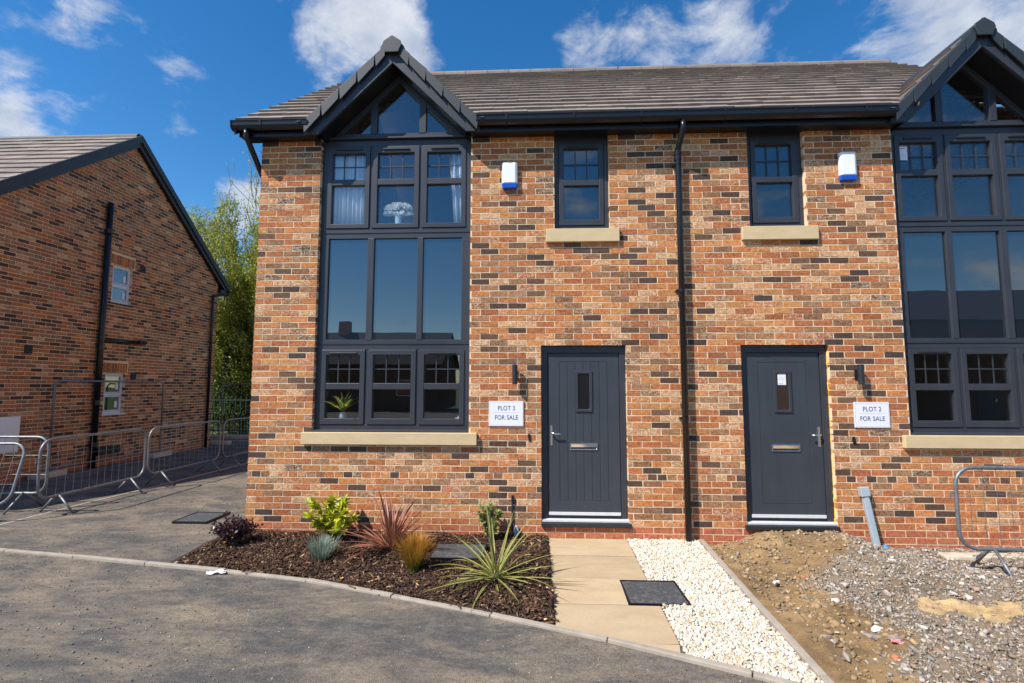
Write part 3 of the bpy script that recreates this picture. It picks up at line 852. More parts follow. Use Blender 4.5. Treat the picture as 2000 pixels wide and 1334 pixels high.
    for poly in ([(1.0, 4.825), (1.38, 4.825), (1.38, 5.215)], [(1.455, 4.825), (2.012, 4.825), (2.012, 5.27), (cx, 5.55), (1.455, 5.29)], [(2.09, 4.825), (2.45, 4.825), (2.09, 5.19)]):
        MB().prism(poly, .092, .100).build('pane', 'glass', w)
    MB().hexa([(x0 - .06, YF - .045, 4.748), (x1 + .06, YF - .045, 4.748), (x1 + .06, YF + .07, 4.748), (x0 - .06, YF + .07, 4.748), (x0 - .06, YF - .045, 4.768), (x1 + .06, YF - .045, 4.768), (x1 + .06, YF + .07, 4.80), (x0 - .06, YF + .07, 4.80)]).build('gable_cill', 'frame', w, bevel=.003)
    MB().box(.665, 2.780, -.055, .055, .920, 1.0625).build('window_sill', 'stone_sill', w, bevel=.006)
    # small landing window ------------------------------------------------
    a, b = 3.717, 4.385
    w = MB().rframe(a, b, 3.535, 4.74, .055, YF, YF + .07, .055, .10).build('window', 'frame', t, bevel=.004)
    sash(w, a + .058, b - .058, 3.592, 4.640, 4.100, 4.172, 3.838, 4.268, 3.667, 4.582, True)
    MB().box(a, b, YF - .03, YF + .02, 3.528, 3.545).build('cill', 'frame', w)
    MB().box(3.608, 4.497, -.045, .055, 3.362, 3.5265).build('window_sill', 'stone_sill', w, bevel=.006)
    # door ---------------------------------------------------------------
    fr = MB().ring([(3.545, .06), (4.553, .06), (4.553, 2.105), (3.545, 2.105)], [(3.620, .075), (4.482, .075), (4.482, 2.018), (3.620, 2.018)], YF, YF + .07)
    fr.build('door_frame', 'frame_dark' if False else 'frame', t, bevel=.006)
    dy = YF + .020
    leaf = MB().box(3.623, 4.479, dy, dy + .045, .075, 2.015)
    d = leaf.build('door', 'door_skin', t, bevel=.003)
    gx = [3.765 + i * (4.338 - 3.765) / 6 for i in range(7)]
    if not right:
        for i in range(6):           # tongue-and-groove boards of the panel, as raised boards with gaps between
            MB().box(gx[i] + .003, gx[i + 1] - .003, dy - .004, dy + .001, .278, 1.910).build('board', 'door_skin', d, bevel=.0015)
        fr2 = MB().ring([(3.626, .078), (4.476, .078), (4.476, 2.012), (3.626, 2.012)], [(3.762, .274), (4.341, .274), (4.341, 1.914), (3.762, 1.914)], dy - .0045, dy + .001)
        fr2.build('door_stile', 'door_skin', d, bevel=.0015)
    else:
        MB().ring([(3.626, .078), (4.476, .078), (4.476, 2.012), (3.626, 2.012)], [(3.772, .262), (4.334, .262), (4.334, 1.905), (3.772, 1.905)], dy - .0035, dy + .001).build('door_stile', 'door_skin', d, bevel=.0015)
        MB().box(3.777, 4.329, dy - .003, dy + .001, .267, 1.900).build('panel', 'door_skin', d, bevel=.0015)
    MB().rframe(3.955, 4.160, 1.308, 1.802, .036, dy - .018, dy + .003).build('glazing_bead', 'frame', d, bevel=.008)
    MB().box(3.985, 4.130, dy - .0065, dy - .0045, 1.338, 1.772).build('pane', 'door_glass' if False else 'glass', d)
    MB().box(3.985, 4.130, dy - .0044, dy - .0041, 1.338, 1.772).build('pane_backing', 'soft_black', d)
    lb = MB().rframe(3.888, 4.212, .862, .940, .010, dy - .016, dy + .001).build('letterbox', 'chrome', d, bevel=.003)
    MB().hexa([(3.90, dy - .014, .895), (4.20, dy - .014, .895), (4.20, dy - .006, .895), (3.90, dy - .006, .895), (3.90, dy - .022, .928), (4.20, dy - .022, .928), (4.20, dy - .006, .932), (3.90, dy - .006, .932)]).build('letterbox_flap', 'chrome', d)
    MB().box(3.654, 3.680, dy - .012, dy + .002, .915, 1.148).build('handle_plate', 'chrome', d, bevel=.004)
    h = MB(); h.tube([(3.667, dy - .010, 1.056), (3.667, dy - .050, 1.056)], .009, 10); h.tube([(3.662, dy - .052, 1.057), (3.70, dy - .056, 1.056), (3.772, dy - .054, 1.052)], .0085, 10)
    h.build('handle', 'chrome', d, smooth=True)
    MB().lathe([(.012, 0), (.012, .01)], 0, 0, 0) if False else None
    MB().box(3.632, 4.473, dy - .020, dy + .001, .106, .140).build('weather_bar', 'threshold', d, bevel=.002)
    MB().hexa([(3.552, YF - .055, .040), (4.560, YF - .055, .040), (4.560, YF + .07, .040), (3.552, YF + .07, .040), (3.552, YF - .055, .062), (4.560, YF - .055, .062), (4.560, YF + .07, .078), (3.552, YF + .07, .078)]).build('threshold', 'threshold', t, bevel=.002)
    MB().box(3.540, 4.580, -.038, .10, -.010, .036).build('door_sill', 'frame_dark', t, bevel=.006)
    # roof -----------------------------------------------------------------
    s_ = 1 / math.hypot(1, SL); up = Vector((0, s_, SL * s_)); nrm = Vector((0, -SL * s_, s_))
    P0 = Vector((0, -.245, 4.862)); smax = (4.04 + .245) / s_
    rf = MB()
    zr = 4.862 + SL * (4.04 + .245)
    yv = -.20; zv = 4.862 + SL * (yv + .245)
    hw0 = (5.76 - zv) / .98
    yj = -.245 + (5.78 - 4.862) / SL
    # deck: left strip, right strip and the part above the gable, cut along both valleys
    def dz(y): return 4.862 + SL * (y + .245) - .012
    def deck(poly):
        n = len(poly); rf.add([(x, y, dz(y)) for x, y in poly] + [(x, y, dz(y) - .04) for x, y in poly], [tuple(range(n)), tuple(range(2 * n - 1, n - 1, -1))] + [(i, i + n, (i + 1) % n + n, (i + 1) % n) for i in range(n)])
    hv = lambda y: max(0, (5.80 - dz(y)) / .98 - .03)
    deck([(-.20, yv), (cx - hv(yv), yv), (cx, yj), (cx, 4.04), (-.20, 4.04)])
    deck([(cx + hv(yv), yv), (hx1, yv), (hx1, 4.04), (cx, 4.04), (cx, yj)])
    n_ = len(rf.v)
    rf.add([(-.20, 4.05, zr - .012), (hx1, 4.05, zr - .012), (hx1, 8.30, zr - SL * 4.25), (-.20, 8.30, zr - SL * 4.25)], [(0, 1, 2, 3)])
    roof = rf.build('roof', 'roof_tile', t)
    me = roof.data; at = me.attributes.new('Col', 'FLOAT_COLOR', 'FACE'); at.data.foreach_set('color', np.tile(np.array([.2, .165, .14, 0], 'f'), len(me.polygons)))
    MIR[0] = None
    g = smax / 17
    def lim2(s1):
        y = -.245 + s1 * s_; hw = max(0., (5.83 - (4.862 + SL * (y + .245))) / .98 - .02)
        if right: return [(hx1, W2 - cx - hw), (W2 - cx + hw, W2 + .21)]
        return [(-.21, cx - hw), (cx + hw, hx1)]
    tile_slope(roof, P0, Vector((1, 0, 0)), up, nrm, (hx1 if right else -.21), (W2 + .21 if right else hx1), 17, g, lim2, 300, .30, 5 if right else 4)
    # ridge tiles
    x = (-.21 if not right else hx1 + .001)
    while x < (hx1 - .05 if not right else W2 + .2):
        xe = min(x + .445, hx1 if not right else W2 + .21)
        R_ = MB(); ang = [R(a) for a in range(-8, 189, 28)]
        pts = [(4.04 + .125 * math.cos(a), zr - .055 + .125 * math.sin(a)) for a in ang]
        R_.prism(pts[::-1], x + .002, xe - .002, 'x').build('ridge_tile', 'roof_tile', roof)
        x += .45
    for o_ in COL.objects[-14:]:
        if o_.name.startswith('ridge_tile'):
            at = o_.data.attributes.new('Col', 'FLOAT_COLOR', 'FACE'); k_ = rnd.uniform(.85, 1.1); at.data.foreach_set('color', np.tile(np.array([.22 * k_, .185 * k_, .16 * k_, 0], 'f'), len(o_.data.polygons)))
    MIR[0] = W2 if right else None
    # outer verge of the main roof
    vb = MB()
    vb.hexa([(-.225, -.245, 4.70), (-.200, -.245, 4.70), (-.200, 4.04, zr - .16), (-.225, 4.04, zr - .16), (-.225, -.245, 4.862), (-.200, -.245, 4.862), (-.200, 4.04, zr + .0), (-.225, 4.04, zr + .0)])
    vb.hexa([(-.225, 4.045, zr - .16), (-.200, 4.045, zr - .16), (-.200, 8.3, zr - SL * 4.25 - .16), (-.225, 8.3, zr - SL * 4.25 - .16), (-.225, 4.045, zr), (-.200, 4.045, zr), (-.200, 8.3, zr - SL * 4.25), (-.225, 8.3, zr - SL * 4.25)])
    vb.build('verge_board', 'black_plastic', t)
    # eaves: soffit, fascia, gutter
    for (a, b) in ((-.20, .76), (2.69, hx1)):
        MB().box(a, b, -.165, .02, 4.716, 4.734).build('soffit', 'black_plastic', t)
        MB().box(a - (.0 if a > 0 else .0), b, -.180, -.162, 4.700, 4.860).build('fascia', 'black_plastic', t, bevel=.003)
    def gutter(a, b):
        prof = [(-.182, 4.845), (-.182, 4.800), (-.200, 4.765), (-.235, 4.755), (-.268, 4.768), (-.286, 4.800), (-.290, 4.848), (-.300, 4.852), (-.300, 4.860), (-.283, 4.860), (-.279, 4.803), (-.262, 4.776), (-.235, 4.764), (-.205, 4.774), (-.190, 4.804), (-.190, 4.845)]
        gt = MB().prism(prof[::-1], a, b, 'x').build('gutter', 'black_plastic', t)
        for e0 in ((a,) if a < 0 else ()): MB().prism([(-.30, 4.86), (-.292, 4.79), (-.262, 4.76), (-.235, 4.75), (-.20, 4.757), (-.18, 4.79), (-.18, 4.86)][::-1], e0 - .012, e0 + .004, 'x').build('stop_end', 'black_plastic', gt)
        xx = a + .35
        while xx < b - .1:
            MB().prism([(-.304, 4.863), (-.290, 4.796), (-.262, 4.762), (-.235, 4.750), (-.198, 4.760), (-.178, 4.80), (-.178, 4.863), (-.186, 4.863), (-.186, 4.803), (-.203, 4.77), (-.235, 4.759), (-.262, 4.771), (-.283, 4.80), (-.296, 4.863)][::-1], xx, xx + .025, 'x').build('bracket', 'soft_black', gt)
            xx += .8
    gutter(-.242, .70); gutter(2.775, hx1 - .001)
    # gable roof: verge tiles, barge boards, raking soffits, tiles
    gr = MB()
    for s in (-1, 1):
        zb = gtop(1.075)
        # raking soffit
        gr.hexa([(cx + s * .90, -.180, gtop(.90) - .30), (cx, -.180, gtop(0) - .30), (cx, YF + .06, gtop(0) - .30), (cx + s * .90, YF + .06, gtop(.90) - .30)][::(1 if s < 0 else -1)]
                + [(cx + s * .90, -.180, gtop(.90) - .28), (cx, -.180, gtop(0) - .28), (cx, YF + .06, gtop(0) - .28), (cx + s * .90, YF + .06, gtop(.90) - .28)][::(1 if s < 0 else -1)])
    gr.build('gable_soffit', 'black_plastic', t)
    for s in (-1, 1):
        bb = MB(); e = 1.155
        ein, eo = (5.90 - .305 - 4.70) / .98, (5.90 - .10 - 4.70) / .98
        poly = [(cx, gtop(0) - .305), (cx + s * ein, 4.70), (cx + s * min(eo, 1.085), 4.70), (cx + s * 1.085, gtop(1.085) - .10), (cx, gtop(0) - .10)]
        bb.prism(poly if s > 0 else poly[::-1], -.212, -.180).build('barge_board', 'frame', t, bevel=.003)
        bm = MB(); e = .90; poly = [(cx, gtop(0) - .300), (cx + s * e, gtop(e) - .300), (cx + s * e, gtop(e) - .280), (cx, gtop(0) - .280)]
        bm.prism(poly if s > 0 else poly[::-1], -.219, -.2105).build('barge_trim', 'metal_bright' if False else 'frame', t)
        # verge tiles, each lapping the one below
        nv = 5; L_ = 1.075 / nv
        for i in range(nv):
            a0, a1 = max(.085, L_ * i), L_ * (i + 1) + .004
            ly = .004 * (nv - i) * .6
            top = lambda q: gtop(q) + .0
            vt = MB(); th = .150
            yA = -.246 - .006 * (i + 1)
            poly = [(cx + s * (a0 + .006), top(a0) - th), (cx + s * (a1 - .02), top(a1) - th - .006), (cx + s * a1, top(a1) + .004), (cx + s * a0, top(a0) - .010)]
            vt.prism(poly if s > 0 else poly[::-1], yA, yA + .02)
            pp = [(cx + s * a0, top(a0) - .022), (cx + s * a1, top(a1) - .014), (cx + s * a1, top(a1) + .0045), (cx + s * a0, top(a0) - .0095)]
            vt.prism(pp if s > 0 else pp[::-1], yA + .0205, -.12)
            vt.build('verge_tile', 'barge_tile', roof, bevel=.004)
        # tiles of the gable slopes, running back to the valley
        sl = 1 / math.hypot(1, .98); L = 1.10 / sl
    # ridge-end cap
    hx = [(cx - .040, 5.700), (cx + .062, 5.700), (cx + .120, 5.790), (cx + .105, 5.845), (cx + .0, 5.915), (cx - .105, 5.845), (cx - .120, 5.790), (cx - .062, 5.700)]
    hx = [(cx - .080, 5.700), (cx + .080, 5.700), (cx + .122, 5.800), (cx + .105, 5.850), (cx, 5.920), (cx - .105, 5.850), (cx - .122, 5.800)]
    MB().prism(hx, -.275, -.252).build('ridge_end_cap', 'barge_tile', roof, bevel=.006)
    rv = MB()
    for i in range(4):
        ya_, yb_ = -.29 + i * .45, -.29 + (i + 1) * .45 - .004
        p = [(cx - .15, gtop(.15) + .0), (cx - .145, gtop(.145) + .03), (cx, 5.93), (cx + .145, gtop(.145) + .03), (cx + .15, gtop(.15) + .0)]
        MB().prism(p[::-1], ya_ if i else -.2515, yb_).build('ridge_tile', 'barge_tile', roof)
    MIR[0] = None
    ccx = W2 - cx if right else cx
    for s in (-1, 1):
        sl = 1 / math.hypot(1, .98); upg = Vector((-s * sl, 0, .98 * sl)); ng = Vector((s * .98 * sl, 0, sl))
        e = 1.105; rows = 5; gg = (e / sl - .06) / rows
        P = Vector((ccx + s * e, 0, 5.875 - .98 * e))
        def limg(s1, e=e, sl=sl):
            z = 5.86 - .98 * (e - s1 * sl); return [(-.12, -.245 + max(0, (z - 4.862)) / SL + .06)]
        tile_slope(roof, P, Vector((0, 1, 0)), upg, ng, -.12, 1.25, rows, gg, limg, 40, .30, 9)
        # slope board under the tiles
        db = MB(); yj0 = lambda z: -.245 + (z - 4.862) / SL
        za, zb_ = 5.865 - .98 * e, 5.865
        pts = [(ccx + s * e, -.25, za), (ccx, -.25, zb_), (ccx, yj0(zb_) + .1, zb_), (ccx + s * e, max(-.2, yj0(za) + .1), za)]
        pts2 = [(p[0], p[1], p[2] - .03) for p in pts]
        db.hexa((pts2 + pts) if s > 0 else (pts2[::-1] + pts[::-1])).build('slope_board', 'soft_black', roof)
        # lead-grey valley strip
        v0, v1 = Vector((ccx + s * (e + .0), yj0(za + .03), za + .035)), Vector((ccx, yj0(5.87), 5.885))
        q = Vector((s * .05, 0, 0))
        MB().add([v0, v0 + q, v1 + q, v1], [(0, 1, 2, 3)] if s > 0 else [(3, 2, 1, 0)]).build('valley_lining', 'steel', roof)
    MIR[0] = W2 if right else None
    # downpipes
    dp = MB()
    dp.tube([(-.075, -.235, 4.760), (-.075, -.235, 4.70), (-.075, -.215, 4.665), (-.068, .20, 4.30), (-.065, .24, 4.24), (-.065, .24, GZ)], .034, 12)
    dp.build('downpipe', 'black_plastic', t, smooth=True)
    MIR[0] = None
    return t
H1 = house(False)
H2 = house(True)
# the shared downpipe on the party line belongs to the left-hand house
dp = MB()
dp.tube([(5.235, -.235, 4.765), (5.235, -.235, 4.69), (5.232, -.225, 4.65), (5.21, -.085, 4.49), (5.208, -.07, 4.45), (5.208, -.07, 4.40), (5.208, -.07, GZ + .0)], .034, 14)
d = dp.build('downpipe', 'black_plastic', H1, smooth=True)
for z in (4.41, 4.34): MB().tube([(5.208, -.07, z), (5.208, -.07, z + .05)], .039, 14).build('socket', 'black_plastic', d, smooth=False)
for z in (4.30, 2.75, 1.25): 
    MB().tube([(5.208, -.07, z - .012), (5.208, -.07, z + .012)], .0395, 14).box(5.150, 5.176, -.055, 0, z - .012, z + .012).build('pipe_clip', 'black_plastic', d)
for x, y, z in ((3.40, 0, 1.03), (7.13, 0, 1.02)):
    MB().box(x - .014, x + .014, -.012, .001, z - .03, z + .02).box(x - .008, x + .022, -.012, .001, z - .055, z - .033).build('bell_socket', 'soft_black', H1 if x < 5 else H2)
# yellow foam bead squeezed out beside the right-hand door
fm = MB(); pts = []
for i in range(60):
    z = .03 + i * 2.0 / 59; pts.append((6.905 + rnd.uniform(-.003, .005), .050 + rnd.uniform(-.006, .004), z))
fm.tube(pts, [.003 + rnd.random() ** 3 * .009 for _ in pts], 6)
fm.build('foam_bead', 'foam', H2, smooth=True)

# ------------------------------------------------------------------ neighbouring house on the left, gable end towards us
LX = -6.10
MIX = (.10, .29, .69, .97)          # more brown and dark bricks: the neighbour's gable shade put into the colours
lh = thing('neighbour_house', (LX - 3, 4.6, GZ), 'shaded brick house on the far left with plain gable wall and black soil pipe', 'house')
pg = lambda u, d, z: (LX - d, u, z)
AY, AZ, LS = 5.22, 7.42, .785                       # brick apex
lw = [(4.805, 5.375, .985, 1.905), (4.815, 5.385, 3.50, 4.385)]
def limg(z, lo, hi):
    return max(lo, AY - (AZ - z) / LS), min(hi, AY + (AZ - z) / LS)
F0, F1 = -.35, 8.62
lwall = mortar_panel('wall', F0, F1, -.32, 2.95, [lw[0]], pg, lh)
lg = MB()
def gq(y): return AZ - LS * abs(y - AY)
# upper part of the wall core, with the upper window left open
ycut = [F0, 4.815, 5.385, F1]
for a, b in ((F0, 4.815), (5.385, F1)):
    ys_ = [a] + ([AY] if a < AY < b else []) + [b]
    poly = [(a, 2.95), (b, 2.95)] + [(y, gq(y) - .0) for y in ys_[::-1]]
    lg.prism(poly, LX - .10, LX - .0045, 'x')
lg.prism([(4.815, 2.95), (5.385, 2.95), (5.385, 3.50), (4.815, 3.50)], LX - .10, LX - .0045, 'x')
lg.prism([(4.815, 4.385), (5.385, 4.385), (5.385, gq(5.385)), (AY, AZ), (4.815, gq(4.815))], LX - .10, LX - .0045, 'x')
lg.build('gable_core', 'mortar', lh)
sold = []
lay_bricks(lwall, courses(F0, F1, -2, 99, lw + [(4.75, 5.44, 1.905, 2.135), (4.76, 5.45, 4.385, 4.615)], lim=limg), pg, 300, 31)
for k, (a, b, z0) in enumerate(((4.75, 5.44, 1.905), (4.76, 5.45, 4.385))):   # soldier courses over the windows
    u = a
    while u < b - .03:
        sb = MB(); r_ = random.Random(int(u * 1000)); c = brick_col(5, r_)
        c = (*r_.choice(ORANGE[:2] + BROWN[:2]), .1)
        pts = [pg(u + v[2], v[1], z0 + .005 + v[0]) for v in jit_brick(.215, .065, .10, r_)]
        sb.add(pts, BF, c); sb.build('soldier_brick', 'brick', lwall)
        u += .075
# roof of the neighbour
rz = AZ + .16
def rq(y): return rz - LS * abs(y - AY)
e0, e1 = -.55, 8.98
lr = MB()
XV = LX + .14
for (a, b) in ((e0, AY), (AY, e1)):
    lr.prism([(a, rq(a) - .05), (b, rq(b) - .05), (b, rq(b)), (a, rq(a))], LX - 9, XV - .02, 'x')
lroof = lr.build('roof', 'roof_tile', lh)
at = lroof.data.attributes.new('Col', 'FLOAT_COLOR', 'FACE'); at.data.foreach_set('color', np.tile(np.array([.2, .165, .14, 0], 'f'), len(lroof.data.polygons)))
s_ = 1 / math.hypot(1, LS)
rows = 20; L = (AY - e0) / s_
tile_slope(lroof, Vector((LX - 9, e0, rq(e0))), Vector((1, 0, 0)), Vector((0, s_, LS * s_)), Vector((0, -LS * s_, s_)), 0, 9.13, rows, L / rows, None, 300, .33, 8)
Lb = (e1 - AY) / s_
tile_slope(lroof, Vector((LX - 9, e1, rq(e1))), Vector((1, 0, 0)), Vector((0, -s_, LS * s_)), Vector((0, LS * s_, s_)), 0, 9.13, 13, Lb / 13, None, 0, .33, 8)
for k in range(18):
    R_ = MB(); xa = LX - 8 + k * .45
    xb = min(xa + .446, XV)
    if xb - xa < .05: break
    pts = [(AY + .12 * math.cos(R(a)), rz - .05 + .12 * math.sin(R(a))) for a in range(-8, 189, 28)]
    o = R_.prism(pts[::-1], xa, xb, 'x').build('ridge_tile', 'barge_tile', lroof)
nv = 20
for (ya, yb, cnt) in ((AY, e0, 20), (AY, e1, 13)):
    for i in range(cnt):
        a, b = ya + (yb - ya) * i / cnt, ya + (yb - ya) * (i + 1) / cnt
        th = .165
        poly = [(a, rq(a) - th + .03), (b, rq(b) - th + .025), (b, rq(b) + .04), (a, rq(a) + .036)]
        if yb < ya: poly = poly[::-1]
        MB().prism(poly, XV - .03, XV + .002 + .002 * (cnt - i) * .5, 'x').build('verge_tile', 'barge_tile', lroof)
    poly = [(ya, rq(ya) - .26), (yb, rq(yb) - .26), (yb, rq(yb) - .11), (ya, rq(ya) - .11)]
    if yb < ya: poly = poly[::-1]
    MB().prism(poly, XV - .055, XV - .03, 'x').build('barge_board', 'frame_dark', lh)
    poly = [(ya, rq(ya) - .255), (yb, rq(yb) - .255), (yb, rq(yb) - .235), (ya, rq(ya) - .235)]
    if yb < ya: poly = poly[::-1]
    MB().prism(poly, LX - .03, XV - .055, 'x').build('gable_soffit', 'black_plastic', lh)
MB().box(LX - 9, XV - .01, 8.94, 9.06, rq(e1) - .12, rq(e1) - .01).build('gutter', 'black_plastic', lh, bevel=.02)
MB().box(LX - 9, XV - .03, 8.60, 8.95, rq(e1) - .22, rq(e1) - .12).build('eaves_box', 'black_plastic', lh)
MB().box(LX - 9, XV - .03, -.66, -.36, rq(e0) - .22, rq(e0) - .0).build('eaves_box', 'black_plastic', lh)
MB().box(LX - 9, LX - .10, F0, F0 + .1, -.3, 2.97).build('front_wall', 'clay', lh)
MB().box(LX - 9, LX - .10, F1 - .1, F1, -.3, 4.4).build('back_wall', 'clay', lh)
MB().box(LX - 4.0, LX - 3.9, F0 + .1, F1 - .1, -.3, 4.4).build('inner_wall', 'plaster', lh)
MB().box(LX - 9, LX - .11, F0 + .1, F1 - .1, 2.4, 2.6).build('upper_floor', 'plaster', lh)
# soil pipe and its branch
sp = MB().tube([(LX + .075, 4.555, GZ), (LX + .075, 4.555, 5.70)], .058, 14).build('soil_pipe', 'black_plastic', lh, smooth=True)
for z in (2.42, 2.62, 5.0, 1.2, .3): MB().tube([(LX + .075, 4.555, z), (LX + .075, 4.555, z + .10)], .068, 14).build('pipe_collar', 'black_plastic', sp)
MB().tube([(LX + .075, 4.58, 2.60), (LX + .06, 5.0, 2.625), (LX + .06, 5.80, 2.655)], .042, 12).build('branch_pipe', 'black_plastic', sp, smooth=True)
MB().tube([(LX + .06, 5.62, 2.65), (LX + .06, 5.84, 2.658)], .05, 12).build('pipe_collar', 'black_plastic', sp)
MB().tube([(LX + .09, 8.98, 4.42), (LX + .09, 8.9, 4.40), (LX + .06, 8.36, 4.27), (LX + .06, 8.33, 4.2), (LX + .06, 8.33, GZ)], .036, 12).build('downpipe', 'black_plastic', lh, smooth=True)
for (y, z) in ((5.68, 4.44), (5.60, 1.84), (3.05, 2.30)):
    v = MB().box(LX - .002, LX + .014, y - .075, y + .075, z - .08, z + .08).build('air_vent', 'soft_black', lh, bevel=.004)
MB().box(LX, LX + .10, 4.66, 5.28, .10, .26).build('gas_box', 'soft_black', lh, bevel=.01)
for i, (a, b, z0, z1) in enumerate(lw):
    fr = MB(); xf = LX - .055
    mapv = lambda mb: mb
    def rect(mb, u0, u1, w0, w1, x0, x1): mb.box(x0, x1, u0, u1, w0, w1)
    f = MB(); w_ = .055
    rect(f, a, b, z0, z0 + w_, xf - .06, xf); rect(f, a, b, z1 - w_, z1, xf - .06, xf); rect(f, a, a + w_, z0 + w_, z1 - w_, xf - .06, xf); rect(f, b - w_, b, z0 + w_, z1 - w_, xf - .06, xf)
    zm = z0 + (z1 - z0) * .47
    rect(f, a + w_, b - w_, zm - .03, zm + .03, xf - .06, xf)
    w = f.build('window', 'upvc', lh, bevel=.006)
    for (p0, p1) in ((z0 + w_, zm - .03), (zm + .03, z1 - w_)):
        g_ = MB(); q_ = .028; rect(g_, a + w_ + .004, b - w_ - .004, p0 + .004, p0 + q_, xf - .05, xf + .012); rect(g_, a + w_ + .004, b - w_ - .004, p1 - q_, p1 - .004, xf - .05, xf + .012)
        rect(g_, a + w_ + .004, a + w_ + q_, p0 + q_, p1 - q_, xf - .05, xf + .012); rect(g_, b - w_ - q_, b - w_ - .004, p0 + q_, p1 - q_, xf - .05, xf + .012)
        g_.build('sash', 'upvc', w, bevel=.004)
        MB().box(xf - .02, xf - .012, a + w_ + q_ - .005, b - w_ - q_ + .005, p0 + q_ - .005, p1 - q_ + .005).build('pane', 'glass', w)
        MB().box(xf - .0105, xf - .0095, b - .19, b - .12, p0 + .08, p0 + .22).build('sticker', 'paper', w)
    MB().box(xf - .03, LX + .03, a - .05, b + .05, z0 - .035, z0 - .002).build('cill', 'upvc' if i == 0 else 'soft_black', w, bevel=.004)
mbx = thing('meter_cabinet', (LX + .12, 2.7, .4), 'white meter cabinet at the foot of the shaded gable wall, far left edge', 'meter box')
MB().box(LX, LX + .10, 2.20, 2.93, .40, 1.05).build('body', 'white_plastic', mbx, bevel=.012)
MB().box(LX + .1005, LX + .112, 2.24, 2.89, .44, 1.01).build('door', 'white_plastic', mbx, bevel=.006)

# ------------------------------------------------------------------ fence panels, barriers
def rounded(u0, u1, z0, z1, r, n=6):
    P = []
    for (cx_, cz_, a0) in ((u1 - r, z1 - r, 0), (u0 + r, z1 - r, 90), (u0 + r, z0 + r, 180), (u1 - r, z0 + r, 270)):
        for i in range(n + 1):
            a = R(a0 + 90 * i / n); P.append((cx_ + r * math.cos(a), cz_ + r * math.sin(a)))
    return P
BAR = None
def wire_mesh(L, r, up):
    mb = MB(); mb.tube([(0, 0, 0), (0, 0, L)] if up else [(0, 0, 0), (L, 0, 0)], r, 5); return mb.mesh('wire', 'steel')
WU, WH = wire_mesh(.84, .0024, True), wire_mesh(2.0, .0022, False)
def barrier(p, ang, L, label, lean=0., h=1.0, hidden=0):
    t = thing('crowd_barrier', p, label, 'barrier', 'steel crowd control barriers')
    t.rotation_euler = (lean, 0, ang)
    o = Vector(p); ORG[t.name] = Vector((0, 0, 0))
    mb = MB(); mb.tube([(u, 0, z) for u, z in rounded(0, L, .24, h + .03, .17)], .0185, 10, closed=True); mb.build('frame', 'steel', t, smooth=True)
    n = int(L / .125)
    for i in range(1, n):
        w = link_mesh('wire', WU, t, (L * i / n, .0, .215 + (.02 if i in (1, n - 1) else 0))); ORG[w.name] = Vector()
        w.scale = (1, 1, (h - .2 - (.04 if i in (1, n - 1) else 0)) / .84)
    for z in (.50, .77):
        w = link_mesh('wire', WH, t, (.0, .004, z)); w.scale = (L / 2.0, 1, 1)
    for u in (.30, L - .30):
        f = MB(); f.tube([(u, -.02, .25), (u - .02, -.26, .012)], .015, 8); f.tube([(u, .02, .25), (u + .02, .26, .012)], .015, 8)
        f.build('foot', 'steel', t, smooth=True)
    MB().tube([(.0, 0, .78), (-.055, 0, .78), (-.055, 0, .72)], .007, 6).build('hook', 'steel', t)
    return t
barrier((-3.19, .56, GZ), R(90), 1.86, 'first steel barrier on the drive, nearest of the row to the camera')
barrier((-3.19, 2.50, GZ), R(90), 1.98, 'middle steel barrier of the row standing along the drive')
barrier((-3.17, 4.56, GZ), R(90), 1.95, 'farthest steel barrier of the row, partly hidden behind the house corner')
barrier((-5.55, .92, GZ), R(2), 2.05, 'steel barrier at the left edge standing in front of the white meter cabinet')
barrier((-5.30, -.02, GZ), R(8), 2.0, 'leaning steel barrier at the far left edge, nearest the camera', R(-16))
# right edge: only its left part is inside the frame
barrier((7.66, -.72, -.215), R(-1.5), 2.05, 'steel barrier at the right edge standing on the rubble')
def tall_panel(p, ang, L, h, label):
    t = thing('fence_panel', p, label, 'fence panel'); t.rotation_euler = (0, 0, ang); ORG[t.name] = Vector()
    mb = MB(); mb.tube([(0, 0, .0), (0, 0, h - .12)] + [(.12 - .12 * math.cos(R(a)), 0, h - .12 + .12 * math.sin(R(a))) for a in range(15, 90, 15)] + [(.12, 0, h), (L - .12, 0, h)] + [(L - .12 + .12 * math.sin(R(a)), 0, h - .12 + .12 * math.cos(R(a))) for a in range(15, 90, 15)] + [(L, 0, h - .12), (L, 0, 0)], .020, 10)
    mb.build('frame', 'steel', t, smooth=True)
    MB().tube([(0, 0, .16), (L, 0, .16)], .016, 8).build('lower_rail', 'steel', t, smooth=True)
    for u in (0, L):
        MB().prism([(u - .30, -.11), (u + .30, -.11), (u + .33, 0), (u + .30, .11), (u - .30, .11), (u - .33, 0)], 0, .11, 'z').build('foot_block', 'pale_concrete', t, bevel=.02)
    return t
tall_panel((-5.93, 3.47, GZ), R(89.2), 2.87, 1.86, 'tall bare steel fence panel frame standing against the shaded gable wall')
tall_panel((-6.0, 8.95, GZ), R(0), 3.3, 1.82, 'tall steel fence panel closing the gap behind the houses')
rl = thing('railing', (-4, 11.2, GZ), 'dark green metal railing below the trees behind the houses', 'railing')
for i in range(34): MB().box(-7.9 + i * .19, -7.875 + i * .19, 11.19, 11.215, GZ, 1.25).build('bar', 'rail_green', rl)
MB().box(-8, -1.3, 11.185, 11.22, 1.10, 1.14).box(-8, -1.3, 11.185, 11.22, .05, .09).build('rail', 'rail_green', rl)
tag(MB().box(-12, 2, 9.9, 10.25, -.3, .02).build('low_kerb', 'pale_concrete', None, bevel=.02), 'pale kerb across the end of the drive', kind='structure')

